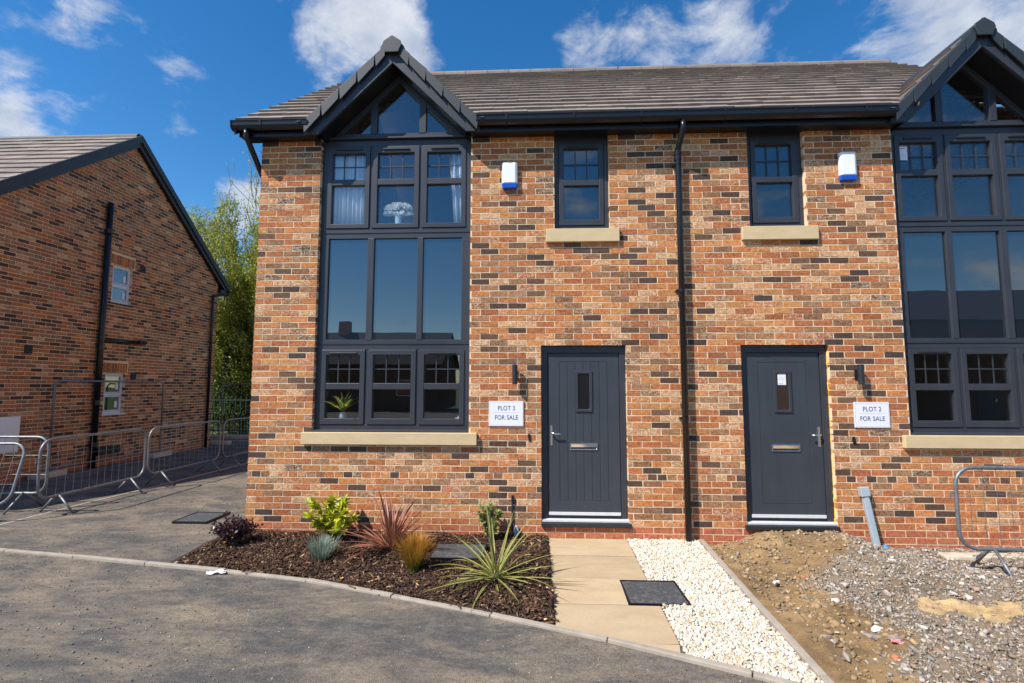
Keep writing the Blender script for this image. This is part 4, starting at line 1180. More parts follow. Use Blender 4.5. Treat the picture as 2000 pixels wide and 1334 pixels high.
# ------------------------------------------------------------------ trees behind
LEAF = np.array([(0, 0, 0), (.16, .5, .04), (0, 1, 0), (-.16, .5, .04)])
def leaves(name, parent, P, size, cols, mat='leaf', down=.0, smin=.6, w=1.):
    n = len(P); T = rand_rot(n); S = size * rng.uniform(smin, 1.25, n)
    T = T * S[:, None, None]; T[:, :, 0] *= w
    C = np.array(cols)[rng.integers(0, len(cols), n)] * rng.uniform(.72, 1.28, (n, 1))
    o = bulk(name, LEAF, np.array([(0, 1, 2, 3)]), T, np.array(P), C, mat, parent); o['kind'] = 'stuff'
    return o
def tree(loc, h, stems, seed, label, cols, nleaf, size=.11, spread=.5, bare=.78, bark='bark_pale', depth=3, low=.1):
    r = random.Random(seed)
    t = thing('tree', loc, label, 'tree', 'trees behind the houses')
    tr, tw = MB(), MB(); tips = []
    def grow(p, d, L, rad, lev):
        path = [p.copy()]; q = p.copy(); dd = d.copy()
        ns = 5
        for i in range(ns):
            dd = (dd + Vector((r.gauss(0, .12), r.gauss(0, .12), .06 + r.gauss(0, .05)))).normalized()
            q = q + dd * (L / ns); path.append(q.copy())
        (tr if lev == 0 else tw).tube(path, [max(.010, rad * (1 - .75 * i / ns)) for i in range(ns + 1)], 6 if lev < 2 else 4)
        if lev >= 1:
            for a, b in zip(path, path[1:]): tips.append((a, b, lev))
        if lev < depth:
            for i in range((7, 5, 4)[min(lev, 2)]):
                f = r.uniform(.25 if lev else low, 1.0); k = min(ns - 1, int(f * ns)); b0 = path[k].lerp(path[k + 1], f * ns - k)
                nd = (dd * .9 + Vector((r.gauss(0, spread), r.gauss(0, spread), r.uniform(-.1, .5)))).normalized()
                grow(b0, nd, L * r.uniform(.38, .6), rad * .5 * (1 - .5 * f), lev + 1)
    for s in range(stems):
        a = r.uniform(0, 6.28); d = Vector((math.cos(a) * spread * .55, math.sin(a) * spread * .55, 1)).normalized()
        grow(Vector(loc) + Vector((r.uniform(-.5, .5), r.uniform(-.5, .5), 0)), d, h * r.uniform(.5, .68), h * .011, 0)
    trunk = tr.build('trunk', bark, t, smooth=True); tw.build('branches', bark, trunk, smooth=True, kind='stuff')
    P = []
    zt = loc[2] + h * bare
    while len(P) < nleaf:
        a, b, lv = r.choice(tips); p = a.lerp(b, r.random())
        if p.z > zt and r.random() > .10: continue
        P.append(p + Vector((r.gauss(0, .10), r.gauss(0, .10), r.gauss(0, .10))))
    leaves('crown', t, P, size, cols)
    return t
YG = [(.40, .42, .05), (.31, .37, .045), (.45, .45, .07), (.23, .31, .04), (.50, .46, .10)]
DG = [(.05, .085, .02), (.07, .11, .025), (.04, .07, .018), (.10, .14, .03)]
tree((-7.1, 13.2, -.2), 10.6, 8, 3, 'tall yellow-green tree with bare twig tops between the two houses', YG, 95000, .125, .46, .83)
tree((-9.6, 14.0, -.2), 9.2, 7, 5, 'yellow-green tree rising just above the neighbouring roof', YG, 60000, .125, .46, .83)
tree((-4.6, 14.6, -.2), 9.8, 7, 8, 'greener tree standing close behind the corner of the brick house', YG[:4] + DG[3:], 75000, .125, .5, .88)
def bush(loc, rx, rz_, n, label, cols, seed, size=.12):
    r = random.Random(seed); t = thing('bush', loc, label, 'bush', 'bushes behind the railing'); st = MB(); P = []
    for i in range(16):
        a = r.uniform(0, 6.28); f = r.random(); e = Vector((math.cos(a) * rx * f, math.sin(a) * rx * f * .6, rz_ * r.uniform(.6, 1)))
        b0 = Vector(loc); st.tube([b0, b0 + e * .5 + Vector((0, 0, .1)), b0 + e], [.03, .02, .006], 5)
    st.build('stems', 'bark', t)
    while len(P) < n:
        v = Vector((r.gauss(0, .45), r.gauss(0, .35), r.random() ** .8))
        if abs(v.x) > 1 or abs(v.y) > 1: continue
        if v.z > 1 - .45 * abs(v.x) ** 2 + .12 * math.sin(9 * v.x + seed): continue
        P.append((loc[0] + v.x * rx, loc[1] + v.y * rx * .6, loc[2] + .05 + v.z * rz_))
    leaves('foliage', t, P, size, cols)
bush((-7.6, 12.6, -.2), 1.8, 4.2, 22000, 'dark green bush behind the railing, next to the neighbouring gable', DG, 2)
bush((-5.2, 13.0, -.2), 1.9, 4.6, 22000, 'dark green bush behind the railing, beside the brick house corner', DG, 4)
bush((-10.5, 17.0, -.2), 4.2, 6.0, 14000, 'wide dark hedge at the back, behind the yellow-green trees', DG, 6, .2)
bush((-4.5, 17.5, -.2), 4.2, 6.0, 14000, 'wide dark hedge at the back, half hidden by the brick house', DG, 7, .2)

# ------------------------------------------------------------------ plants in the bed
def blade_mesh(name, L, w, droop, col, edge=None, mat='leaf_gloss', n=7, seed=0):
    # arching strap leaf growing along +x then bending down; a keeled midrib, optional paler margins
    r = random.Random(seed); mb = MB(); rows = []
    a = 0.; p = Vector((0, 0, 0)); tw = r.uniform(-.25, .25)
    for i in range(n + 1):
        f = i / n; ww = w * (.55 + .9 * f if f < .4 else .91 * (1 - ((f - .4) / .6) ** 1.6) + .02) * .5
        sd_ = Vector((0, math.cos(tw * f), math.sin(tw * f)))
        rows.append([p + sd_ * ww + Vector((0, 0, ww * .35)), p + sd_ * ww * .45 + Vector((0, 0, ww * .12)), p, p - sd_ * ww * .45 + Vector((0, 0, ww * .12)), p - sd_ * ww + Vector((0, 0, ww * .35))])
        ang = -droop * f ** 1.5
        p = p + Vector((math.cos(ang), 0, math.sin(ang))) * (L / n)
    vs = [v for rw in rows for v in rw]
    for i in range(n):
        for j in range(4):
            c = edge if (edge and j in (0, 3)) else col
            k = 1 - .15 * (i / n)
            mb.c.append((*[v * k for v in c], 0)); mb.f.append([i * 5 + j, i * 5 + j + 1, (i + 1) * 5 + j + 1, (i + 1) * 5 + j])
    mb.v = [tuple(v) for v in vs]
    me = mb.mesh(name, mat)
    for q in me.polygons: q.use_smooth = True
    return me
def strap_plant(loc, n, Lr, w, cols, edges, label, seed, elev=(10, 85), mat='leaf_gloss', droop=(.3, 1.5), base='dirt', skew=1.1):
    r = random.Random(seed); t = thing('strap_leaf_plant', loc, label, 'plant')
    var = [blade_mesh('leaf', 1, w * r.uniform(.8, 1.15) / (sum(Lr) / 2), r.uniform(*droop), r.choice(cols), r.choice(edges) if edges else None, mat, 7, seed * 50 + i) for i in range(10)]
    for i in range(n):
        o = bpy.data.objects.new('leaf', r.choice(var)); COL.objects.link(o); o.parent = t
        e = R(elev[0] + (elev[1] - elev[0]) * (r.random() ** skew)); a = (i * 2.39996 + r.uniform(-.3, .3))
        L = r.uniform(*Lr)
        o.matrix_local = Matrix.Translation((r.gauss(0, .012), r.gauss(0, .012), r.uniform(.0, .04))) @ Matrix.Rotation(a, 4, 'Z') @ Matrix.Rotation(-e, 4, 'Y') @ Matrix.Scale(L, 4)
    MB().lathe([(.03, -.03), (.028, .05), (.012, .10)], loc[0], loc[1], loc[2], 10).build('crown_base', 'board', t)
    return t
def gxy(px_, py_, z=GZ + .02):
    d = cf * 988.628 + cr2 * (px_ - 1000.7) - cu2 * (py_ - 666.65); k = (z - CAM.z) / d.z
    return (CAM.x + d.x * k, CAM.y + d.y * k, z)
strap_plant((1.95, -.62, GZ + .02), 85, (.36, .70), .032, [(.30, .10, .065), (.24, .085, .05), (.34, .14, .085), (.24, .12, .05)], [(.56, .27, .18), (.46, .19, .12)], 'spiky red-bronze plant with long sword leaves in the middle of the bed', 4, (10, 86), droop=(.15, 1.0), skew=1.0)
strap_plant((3.12, -1.44, GZ + .05), 70, (.42, .74), .023, [(.16, .19, .045), (.20, .22, .055), (.12, .16, .035)], [(.56, .50, .17), (.48, .45, .14)], 'spiky green and cream striped plant beside the stone path', 6, (-4, 86), droop=(.2, 1.0), skew=1.7)
def tuft(loc, n, H, spread, cols, label, seed, base_r=.05, w=.004, lean=.5, cat='grass'):
    r = random.Random(seed); t = thing('grass_tuft', loc, label, cat); mb = MB()
    for i in range(n):
        a = r.uniform(0, 6.28); f = r.random() ** .6; b0 = Vector((loc[0] + math.cos(a) * base_r * f, loc[1] + math.sin(a) * base_r * f, loc[2]))
        h = H * r.uniform(.6, 1.05); out = spread * f * r.uniform(.5, 1.2); a2 = a + r.gauss(0, .4)
        dv = Vector((math.cos(a2), math.sin(a2), 0)); sd_ = Vector((-dv.y, dv.x, 0)) * w * r.uniform(.7, 1.3)
        c1, c2 = pick(cols[0], .2), pick(cols[1], .2); pv = None
        K = 4; vs = []
        for k in range(K + 1):
            g_ = k / K; p = b0 + dv * out * g_ ** (1 + lean) + Vector((0, 0, h * g_ * (1 - .12 * g_ * f))); wd = (1 - g_ * .8)
            vs += [p - sd_ * wd, p + sd_ * wd]
        n0 = len(mb.v); mb.v += [tuple(v) for v in vs]
        for k in range(K):
            g_ = k / (K - 1); mb.f.append([n0 + 2 * k, n0 + 2 * k + 1, n0 + 2 * k + 3, n0 + 2 * k + 2]); mb.c.append((*[c1[q] * (1 - g_) + c2[q] * g_ for q in range(3)], 0))
    mb.build('blades', 'leaf', t, kind='stuff'); return t
tuft((2.33, -1.20, GZ + .02), 1500, .37, .19, ([(.15, .20, .025), (.19, .20, .03)], [(.56, .27, .04), (.48, .20, .03), (.56, .34, .07)]), 'clump of fine orange-tipped sedge standing upright in the bed', 12, .045, .0032, .6)
tuft((1.32, -.90, GZ + .02), 420, .24, .13, ([(.18, .24, .17), (.14, .20, .13)], [(.36, .43, .36), (.31, .39, .31)]), 'small silvery blue-green tuft in front of the lime shrub', 13, .08, .0045, .25)
# lime shrub: big separate leaves in whorls on branching stems
def shrub(name, loc, label, n, rad, H, L, w, cols, seed, sep=True, mat='leaf_gloss', stemmat='bark', up=.25):
    r = random.Random(seed); t = thing(name, loc, label, 'shrub'); st = MB(); pts = []
    for i in range(11):
        a = i * 2.4 + r.uniform(-.4, .4); f = (i / 11) ** .6; e = Vector((math.cos(a) * rad * .8 * f, math.sin(a) * rad * .8 * f, H * (1 - .5 * f * f) * r.uniform(.75, 1.)))
        b0 = Vector(loc); m_ = b0 + Vector((e.x * .35, e.y * .35, e.z * .55)); st.tube([b0, m_, b0 + e], [.008, .006, .003], 5)
        for k in range(12):
            g_ = r.uniform(.25, 1.0); p = (b0.lerp(m_, g_ * 2) if g_ < .5 else m_.lerp(b0 + e, g_ * 2 - 1)); pts.append((p, a, g_))
    st.build('stems', stemmat, t)
    var = []
    for i in range(8):
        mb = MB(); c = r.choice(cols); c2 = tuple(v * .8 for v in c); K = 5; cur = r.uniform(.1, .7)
        p = Vector(); rows = []
        for k in range(K + 1):
            f = k / K; ww = w * math.sin(math.pi * min(1, f * .92 + .06)) ** .8 * .5
            rows.append((p + Vector((0, ww, ww * .4)), p.copy(), p + Vector((0, -ww, ww * .4)))); p = p + Vector((math.cos(cur * f), 0, -math.sin(cur * f))) * (1. / K)
        mb.v = [tuple(v) for rw in rows for v in rw]
        for k in range(K):
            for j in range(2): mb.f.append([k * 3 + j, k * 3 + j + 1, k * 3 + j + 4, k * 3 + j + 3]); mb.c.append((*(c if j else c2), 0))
        me = mb.mesh('leaf', mat)
        for q in me.polygons: q.use_smooth = True
        var.append(me)
    base = Vector(loc)
    for i in range(n):
        p, a, g_ = r.choice(pts)
        off = p - base; az = math.atan2(off.y, off.x) + r.gauss(0, .9)
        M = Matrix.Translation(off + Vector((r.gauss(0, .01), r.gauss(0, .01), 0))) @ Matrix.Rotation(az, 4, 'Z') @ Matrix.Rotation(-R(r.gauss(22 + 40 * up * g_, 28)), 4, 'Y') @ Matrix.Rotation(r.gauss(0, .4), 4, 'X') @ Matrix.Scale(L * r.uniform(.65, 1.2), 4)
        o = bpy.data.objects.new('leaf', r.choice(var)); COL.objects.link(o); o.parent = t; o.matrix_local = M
    return t
shrub('lime_shrub', (1.17, -.30, GZ + .02), 'bright lime-yellow leafy shrub against the wall under the sill', 760, .46, .53, .098, .38, [(.55, .58, .04), (.63, .62, .05), (.47, .56, .035), (.66, .57, .06), (.36, .48, .03)], 3)
shrub('variegated_shrub', (2.95, -.20, GZ + .02), 'upright green and pale yellow variegated shrub near the door', 620, .20, .50, .066, .5, [(.22, .30, .08), (.50, .48, .20), (.17, .25, .06), (.60, .54, .26), (.26, .33, .10)], 9, up=1.)
# purple shrub: many small leaves
pr_ = random.Random(17); ploc = (.13, -.42, GZ + .02)
pt = thing('purple_shrub', ploc, 'low round dark purple shrub at the left end of the bed', 'shrub'); st = MB(); P = []
for i in range(46):
    a = pr_.uniform(0, 6.28); f = pr_.random() ** .5; b0 = Vector(ploc); e = b0 + Vector((math.cos(a) * .27 * f, math.sin(a) * .20 * f, (.29 - .13 * f * f) * pr_.uniform(.75, 1.1) + (.10 if i == 7 else 0)))
    m_ = b0.lerp(e, .5) + Vector((0, 0, .02)); st.tube([b0, m_, e], [.004, .003, .0015], 4)
    for k in range(42): P.append(m_.lerp(e, pr_.uniform(-.5, 1.05)) + Vector((pr_.gauss(0, .016), pr_.gauss(0, .016), pr_.gauss(0, .014))))
st.build('stems', 'bark', pt)
leaves('foliage', pt, P, .036, [(.055, .018, .022), (.075, .022, .026), (.040, .015, .020), (.10, .035, .035)], 'leaf_gloss', w=1.8)

# ------------------------------------------------------------------ things fixed to the front wall
def text_mesh(s, size, x, z, y, parent, mat='ink', name='lettering', bold=0.):
    cu_ = bpy.data.curves.new(name, 'FONT'); cu_.body = s; cu_.size = size; cu_.align_x = 'CENTER'; cu_.extrude = .0004; cu_.space_character = 1.06; cu_.offset = bold
    o = bpy.data.objects.new('tmp', cu_); COL.objects.link(o); bpy.context.view_layer.update()
    me = bpy.data.meshes.new_from_object(o.evaluated_get(bpy.context.evaluated_depsgraph_get())); bpy.data.objects.remove(o)
    me.materials.clear(); me.materials.append(MATS[mat])
    ob = link_mesh(name, me, parent, Vector((x, y, z)) - org(parent)); ob.rotation_euler = (R(90), 0, 0); ob.scale = (.84, 1, 1)
    return ob
for (x0, x1, z0, z1, s, lab) in ((2.922, 3.332, 1.144, 1.439, 'PLOT 3', 'white PLOT 3 FOR SALE notice beside the left-hand door'), (7.146, 7.540, 1.147, 1.438, 'PLOT 2', 'white PLOT 2 FOR SALE notice beside the right-hand door, under its lamp')):
    t = thing('sign', ((x0 + x1) / 2, -.01, z0), lab, 'sign'); xm = (x0 + x1) / 2
    MB().box(x0, x1, -.016, -.004, z0, z1).build('board', 'paper', t, bevel=.002)
    MB().rframe(x0 + .010, x1 - .010, z0 + .010, z1 - .010, .0025, -.0166, -.0158).build('border', 'ink_light', t)
    text_mesh(s, .074, xm + .003, z0 + .187, -.0168, t, 'ink', bold=.0008)
    text_mesh('FOR SALE', .074, xm + .003, z0 + .078, -.0168, t, 'ink', bold=.0008)
    MB().box(x0 + .05, x1 - .05, -.0165, -.0159, z0 + .160, z0 + .1625).build('rule', 'ink_light', t)
for (x0, x1, z0, z1, lab) in ((3.068, 3.262, 4.045, 4.365, 'white alarm box with blue base on the left-hand house'), (7.125, 7.322, 4.075, 4.420, 'white alarm box with blue base on the right-hand house')):
    t = thing('alarm_box', ((x0 + x1) / 2, 0, z0), lab, 'alarm box')
    pr2 = [(x0, -.003), (x0, -.045), (x0 + .03, -.062), (x1 - .03, -.062), (x1, -.045), (x1, -.003)]
    MB().prism(pr2, z0 + .058, z1, 'z').build('cover', 'white_plastic', t, bevel=.010)
    MB().hexa([(x0 + .012, -.048, z0), (x1 - .012, -.048, z0), (x1 - .004, -.003, z0), (x0 + .004, -.003, z0), (x0 + .001, -.060, z0 + .0575), (x1 - .001, -.060, z0 + .0575), (x1 - .001, -.003, z0 + .0575), (x0 + .001, -.003, z0 + .0575)]).build('base', 'blue_plastic', t, bevel=.006)
for (x, lab) in ((3.232, 'black cylindrical wall lamp left of the left-hand door'), (7.205, 'black cylindrical wall lamp right of the right-hand door')):
    t = thing('wall_lamp', (x, 0, 1.64), lab, 'wall lamp'); zc_ = 1.755
    MB().box(x - .026, x + .026, -.014, .0, zc_ - .06, zc_ + .06).build('back_plate', 'soft_black', t, bevel=.003)
    MB().box(x - .012, x + .012, -.055, -.012, zc_ - .012, zc_ + .012).build('arm', 'soft_black', t)
    MB().lathe([(.028, -.115), (.031, -.112), (.031, .112), (.028, .115)], x, -.082, zc_, 18).build('shade', 'frame_dark', t, smooth=False)
# cable down the wall by the bed, with its grey cover
t = thing('cable', (3.215, -.02, GZ), 'black cable and grey cap running down the wall beside the bed', 'cable')
MB().tube([(3.20, -.012, .335), (3.200, -.014, .10), (3.203, -.02, 0), (3.215, -.035, -.10), (3.225, -.05, GZ)], .0085, 8).build('lead', 'soft_black', t, smooth=True)
MB().box(3.19, 3.214, -.028, -.0, .27, .345).build('gland', 'soft_black', t, bevel=.004)
MB().prism([(3.222, -.20), (3.272, -.20), (3.278, -.03), (3.262, .005), (3.236, .005), (3.222, -.03)], -.055, -.012).build('cap', 'conduit', t, bevel=.008)
# grey duct leaning on the right-hand plinth
t = thing('cable_duct', (7.25, -.1, -.2), 'grey plastic duct with square cap leaning on the brick plinth', 'duct')
d0, d1 = Vector((7.255, -.13, -.24)), Vector((7.190, -.045, .40))
mb = MB(); ax_ = (d1 - d0).normalized(); sx_ = Vector((1, 0, 0)); sx_ = (sx_ - ax_ * sx_.dot(ax_)).normalized(); sy_ = ax_.cross(sx_)
def obox(mb, c0, c1, hx_, hy_): return mb.hexa([c0 - sx_ * hx_ - sy_ * hy_, c0 + sx_ * hx_ - sy_ * hy_, c0 + sx_ * hx_ + sy_ * hy_, c0 - sx_ * hx_ + sy_ * hy_, c1 - sx_ * hx_ - sy_ * hy_, c1 + sx_ * hx_ - sy_ * hy_, c1 + sx_ * hx_ + sy_ * hy_, c1 - sx_ * hx_ + sy_ * hy_])
obox(mb, d0, d1, .034, .022).build('channel', 'conduit', t, bevel=.005)
obox(MB(), d0 + sy_ * -.023, d1 + sy_ * -.023, .020, .003).build('channel_rib', 'conduit', t)
obox(MB(), d1 - ax_ * .02, d1 + ax_ * .085, .048, .035).build('cap', 'conduit', t, bevel=.006)
MB().tube([(7.30, -.14, -.20), (7.315, -.15, -.12), (7.335, -.15, -.125), (7.34, -.16, -.20)], .018, 10).build('water_pipe', 'mdpe_blue', t, smooth=True)

# ------------------------------------------------------------------ things seen behind the glass
def curtain(x0, x1, z0, z1, y, label, taper=0., folds=9):
    mb = MB(); n = 60; vs = []
    for z, f in ((z1, 0), ((z0 + z1) / 2, .5), (z0, 1.)):
        for i in range(n + 1):
            u = i / n; xx = x0 + (x1 - x0) * u + taper * f * (1 - u); vs.append((xx, y + .020 * math.sin(u * folds * 2 * math.pi) + .012 * math.sin(u * folds * 4.7 + f), z))
    mb.add(vs, [(r_ * (n + 1) + i, (r_ + 1) * (n + 1) + i, (r_ + 1) * (n + 1) + i + 1, r_ * (n + 1) + i + 1) for r_ in range(2) for i in range(n)])
    o = mb.build('curtain', 'curtain', None, smooth=True); m_ = o.modifiers.new('thickness', 'SOLIDIFY'); m_.thickness = .004
    tag(o, label, 'curtain', 'curtains in the upper gable window')
curtain(.80, 1.335, 3.60, 4.70, .150, 'pale curtain drawn across the left light of the upper gable window')
curtain(2.38, 2.66, 3.60, 4.70, .150, 'pale curtain tied back at the right of the upper gable window', .08, 4)
t = thing('vase_of_flowers', (1.735, .160, 3.60), 'white flowers in a pale vase on the upper window ledge', 'flowers')
MB().box(.78, 2.67, .135, .34, 3.56, 3.598).build('window_board', 'upvc', H1)
MB().lathe([(.045, 0), (.055, .02), (.042, .08), (.048, .18), (.052, .215)], 1.735, .160, 3.60, 16).build('vase', 'ceramic', t, smooth=True)
P = []; fr_ = random.Random(4)
fl = MB()
for i in range(110):
    a = fr_.uniform(0, 6.28); e = fr_.random(); cx_ = 1.735 + .165 * math.cos(a) * math.sqrt(1 - e * e * .8); cy_ = .150 + .035 * math.sin(a) * math.sqrt(1 - e * e * .8); cz_ = 3.825 + .10 * e
    if e < .25: cz_ -= .04
    for k in range(6):
        b_ = k * 1.047 + fr_.random(); L_ = .040; dv = Vector((math.cos(b_), math.sin(b_) * .6, .45 + .3 * fr_.random())).normalized() * L_; sd_ = dv.cross(Vector((fr_.gauss(0, 1), 1, fr_.gauss(0, 1)))).normalized() * .021
        c_ = Vector((cx_, cy_, cz_)); fl.add([c_, c_ + dv * .6 + sd_, c_ + dv, c_ + dv * .6 - sd_], [(0, 1, 2, 3)])
fl.build('blossoms', 'petal', t, kind='stuff')
st = MB()
for i in range(12): a = i * .52; st.tube([(1.735, .160, 3.80), (1.735 + .05 * math.cos(a), .160 + .03 * math.sin(a), 3.86)], .004, 5)
st.build('stalks', 'rail_green', t)
t = thing('vase_of_leaves', (1.09, .21, 1.17), 'yellow-green leaf arrangement in a dark vase on the lower window ledge', 'flowers')
MB().box(.78, 2.67, .135, .36, 1.13, 1.165).build('window_board', 'upvc', H1)
MB().lathe([(.035, 0), (.045, .03), (.05, .09), (.03, .13)], 1.085, .175, 1.167, 14).build('vase', 'conduit', t, smooth=True)
bm_ = [blade_mesh('leaf', 1, .22, .5, c, None, 'leaf', 6, i) for i, c in enumerate([(.50, .46, .06), (.58, .50, .08), (.14, .24, .05), (.70, .68, .5)])]
for i in range(36):
    o = bpy.data.objects.new('leaf', bm_[(0, 1, 2, 0, 2, 1, 3)[i % 7]]); COL.objects.link(o); o.parent = t
    o.matrix_local = Matrix.Translation((-.005, -.035, .12)) @ Matrix.Rotation(i * 2.4, 4, 'Z') @ Matrix.Rotation(-R(fr_.uniform(35, 80)), 4, 'Y') @ Matrix.Scale(fr_.uniform(.16, .31), 4)
t = thing('sofa', (1.95, 2.6, -.02), 'dark green-grey sofa inside the lower front window', 'sofa')
MB().box(1.2, 2.75, 1.05, 1.25, .0, 1.28).build('back', 'sofa', t, bevel=.06)
MB().box(1.2, 2.75, 1.25, 1.95, .08, .45).build('seat', 'sofa', t, bevel=.05)
for a in (1.02, 2.755): MB().box(a, a + .175, 1.05, 1.95, .08, .70).build('arm', 'sofa', t, bevel=.05)
for (x, y) in ((1.1, 1.1), (2.85, 1.1), (1.1, 1.9), (2.85, 1.9)): MB().lathe([(.02, -.02), (.025, .08)], x, y, 0, 10).build('leg', 'bark', t)
t = thing('star_ornament', (2.525, .22, 1.17), 'small white star ornament in the lower right window corner', 'ornament')
sp_ = []
for i in range(10): rr = .045 if i % 2 == 0 else .018; a = R(90 + 36 * i); sp_.append((2.52 + rr * math.cos(a), 1.212 + rr * math.sin(a)))
MB().prism(sp_, .20, .222).build('star', 'white_plastic', t); MB().box(2.49, 2.55, .185, .24, 1.1655, 1.172).build('stand', 'white_plastic', t)
# delivery papers stuck on the right-hand house
t = thing('window_paper', (7.87, .08, 4.3), 'white paper label stuck in the upper right-hand gable window', 'paper label')
MB().box(7.895, 8.005, .0775, .0782, 4.36, 4.53).build('sheet', 'paper', t); MB().box(7.92, 7.98, .0768, .0774, 4.50, 4.515).box(7.915, 7.985, .0768, .0774, 4.40, 4.404).box(7.915, 7.985, .0768, .0774, 4.425, 4.429).build('print', 'ink_light', t)
t = thing('door_paper', (6.38, .07, 1.6), 'white paper stuck inside the glass of the right-hand door', 'paper label')
MB().box(6.340, 6.435, .0712, .0722, 1.635, 1.768).build('sheet', 'paper', t); MB().box(6.35, 6.40, .0705, .0711, 1.645, 1.652).box(6.35, 6.425, .0705, .0711, 1.70, 1.703).box(6.35, 6.425, .0705, .0711, 1.72, 1.723).build('print', 'ink_light', t)

# ------------------------------------------------------------------ litter and odd pieces
def lump(name, px_, py_, zf, s, flat, mat, label, cat, seed):
    x, y, z = gxy(px_, py_, zf); r = np.random.default_rng(seed)
    v = ICO * r.uniform(.7, 1.25, (12, 1)) * np.array(s) * np.array((1, 1, flat)); mb = MB()
    mb.add([(x + a, y + b, z + c + s[2] * flat * .4) for a, b, c in v], [tuple(f) for f in ICOF])
    return tag(mb.build(name, mat), label, cat)
def scrap(name, px_, py_, zf, L, w, ang, mat, label, cat, seed, lift=.02):
    x, y, z = gxy(px_, py_, zf); r = random.Random(seed); mb = MB(); n = 6; vs = []
    for i in range(n + 1):
        for j in range(4):
            u, v_ = (i / n - .5) * L, (j / 3 - .5) * w * (1 - .35 * r.random()); c_, s2 = math.cos(ang), math.sin(ang)
            vs.append((x + u * c_ - v_ * s2 + r.gauss(0, L * .02), y + u * s2 + v_ * c_ + r.gauss(0, L * .02), z + .006 + r.random() * lift))
    mb.add(vs, [(i * 4 + j, i * 4 + j + 1, i * 4 + j + 5, i * 4 + j + 4) for i in range(n) for j in range(3)])
    o = mb.build(name, mat); m_ = o.modifiers.new('thickness', 'SOLIDIFY'); m_.thickness = .003
    return tag(o, label, cat)
scrap('paper_scrap', 424, 1121, GZ, .17, .07, .1, 'litter_white', 'torn white paper on the tarmac beside the edging', 'litter', 1, .03)
lump('polystyrene_piece', 1713, 1232, -.205, (.055, .035, .03), .8, 'litter_white', 'rounded white polystyrene piece on the earth at lower right', 'litter', 2)
lump('white_pebble', 1685, 1237, -.205, (.017, .015, .015), .8, 'litter_white', 'small white pebble left of the polystyrene piece', 'stone', 3)
scrap('torn_sack', 1735, 1250, -.205, .30, .07, -.25, 'board', 'torn brown sack strip lying on the rubble', 'litter', 4, .03)
scrap('pink_scrap', 1756, 1259, -.185, .08, .05, -.3, 'litter_pink', 'crumpled pink scrap at the end of the torn sack', 'litter', 5, .02)
lump('brick_fragment', 1752, 1290, -.205, (.040, .030, .028), .9, 'clay', 'orange broken brick piece on the rubble at lower right', 'brick piece', 6)
lump('brick_fragment', 1570, 1128, -.16, (.024, .02, .015), .8, 'clay', 'small orange brick chip beside the brown earth strip', 'brick piece', 7)
scrap('paper_scrap', 1627, 1176, -.20, .08, .04, -.2, 'litter_white', 'white paper scrap on the brown earth strip', 'litter', 8, .02)
scrap('paper_scrap', 1517, 1140, -.205, .07, .04, .6, 'litter_white', 'pale twisted scrap on the earth near the edging', 'litter', 9, .02)
lump('rock', 1612, 1250, -.205, (.045, .04, .035), .9, 'board', 'rounded brown rock on the earth near the edging', 'stone', 10)
lump('rock', 1655, 1288, -.205, (.022, .055, .03), .9, 'concrete', 'upright pale stone sliver beside the rounded rock', 'stone', 11)
for i, (a, b) in enumerate(((1.95, -1.30), (1.73, -1.42), (1.46, -.78), (2.68, -1.15))):
    tag(scrap('yellow_leaf', 0 + 1000, 1200, GZ, .03, .02, i, 'foam', ('fallen yellow leaf under the sedge', 'fallen yellow leaf near the edging in front of the bed', 'fallen yellow leaf behind the silvery tuft', 'fallen yellow leaf between sedge and striped plant')[i], 'leaf', 20 + i, .006))
    o = COL.objects[-1]; q = gxy(1000, 1200, GZ); o.location = (a - q[0], b - q[1], .035)
kb = thing('concrete_kerb', (8.9, -.25, -.2), 'pale broken concrete kerb lying at the foot of the right-hand plinth', 'kerb')
MB().hexa([(7.78, -.38, -.26), (9.9, -.36, -.26), (9.9, -.20, -.26), (7.78, -.22, -.26), (7.80, -.37, -.158), (9.9, -.35, -.150), (9.9, -.21, -.150), (7.80, -.23, -.158)]).build('stone', 'pale_concrete', kb, bevel=.015)

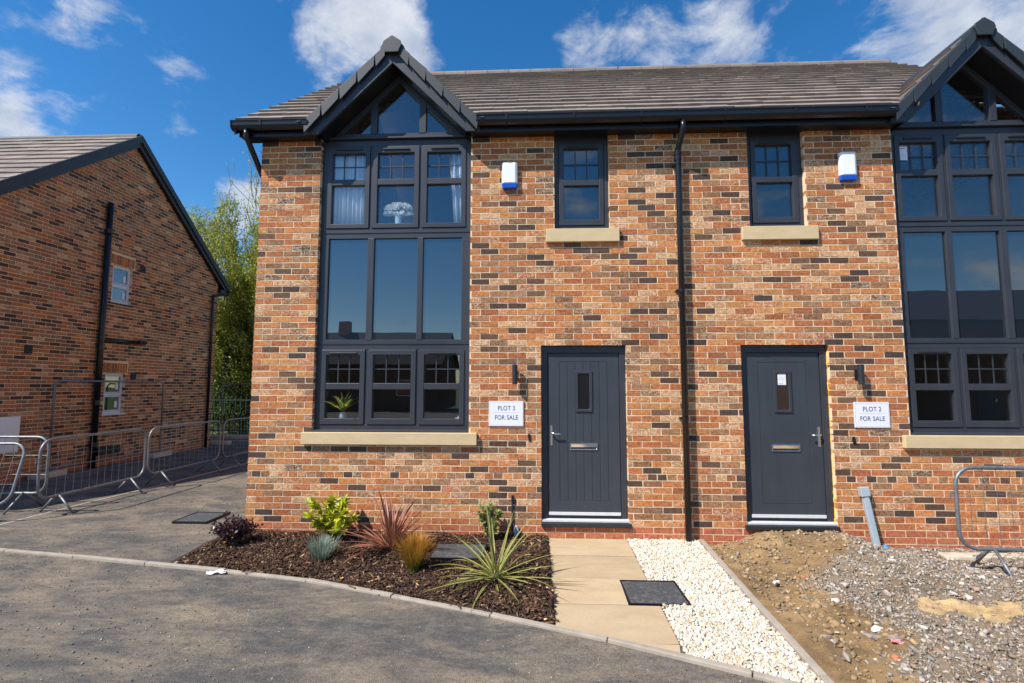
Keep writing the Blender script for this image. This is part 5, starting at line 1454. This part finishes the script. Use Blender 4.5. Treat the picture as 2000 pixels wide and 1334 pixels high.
# ------------------------------------------------------------------ houses across the road, which the windows mirror
def far_house(loc, w, dp_, eave, ridge, label, seed):
    t = thing('opposite_house', loc, label, 'house', 'houses across the road'); x, y, z = loc
    wl = MB().box(x - w / 2, x + w / 2, y - dp_, y, z, eave, (.16, .075, .042, .05)).build('wall', 'brick', t)
    r_ = MB(); e = .35
    for s in (-1, 1):
        ym = y - dp_ / 2; ye = ym + s * (dp_ / 2 + e); ze = eave - e * (ridge - eave) / (dp_ / 2)
        p = [(x - w / 2 - e, ym, ridge), (x + w / 2 + e, ym, ridge), (x + w / 2 + e, ye, ze), (x - w / 2 - e, ye, ze)]
        lo = [(a, b, c - .12) for a, b, c in p]; r_.hexa(lo + p, (.05, .052, .058, 0))
    rf = r_.build('roof', 'roof_tile', t)
    gb = MB().prism([(y - dp_, eave), (y, eave), (y - dp_ / 2, ridge - .12)], x - w / 2, x - w / 2 + .2, 'x', (.16, .075, .042, .05)).prism([(y - dp_, eave), (y, eave), (y - dp_ / 2, ridge - .12)], x + w / 2 - .2, x + w / 2, 'x', (.16, .075, .042, .05)).build('gable', 'brick', t)
    MB().box(x - w * .3, x - w * .3 + .8, y - dp_ / 2 - .4, y - dp_ / 2 + .4, ridge - .5, ridge + .9).build('chimney', 'clay', rf)
    for fz in (z + 1.0, z + 3.5):
        for fx in (-.3, .3):
            xx = x + fx * w
            if fz + 1.2 > eave: continue
            wd = MB().rframe(xx - .8, xx + .8, fz, fz + 1.2, .07, y + .002, y + .06).build('window', 'upvc', t); MB().box(xx - .74, xx + .74, y + .02, y + .03, fz + .06, fz + 1.14).build('pane', 'spandrel_glass', wd)
    dr = MB().box(x - .5, x + .5, y + .002, y + .05, z, z + 2.1).build('door', 'door_skin', t); MB().box(x + .3, x + .36, y + .05, y + .08, z + 1., z + 1.15).build('handle', 'chrome', dr)
    return t
far_house((-9.0, -30, GZ), 11, 8, 3.4, 5.9, 'brick bungalow across the road, mirrored in the left-hand gable window', 1)
far_house((5.5, -27, GZ), 9, 8, 3.2, 4.6, 'low brick house across the road, mirrored in the ground-floor windows', 2)
far_house((25, -19, GZ), 14, 8, 5.0, 7.0, 'tall brick house across the road, mirrored in the right-hand gable window', 3)
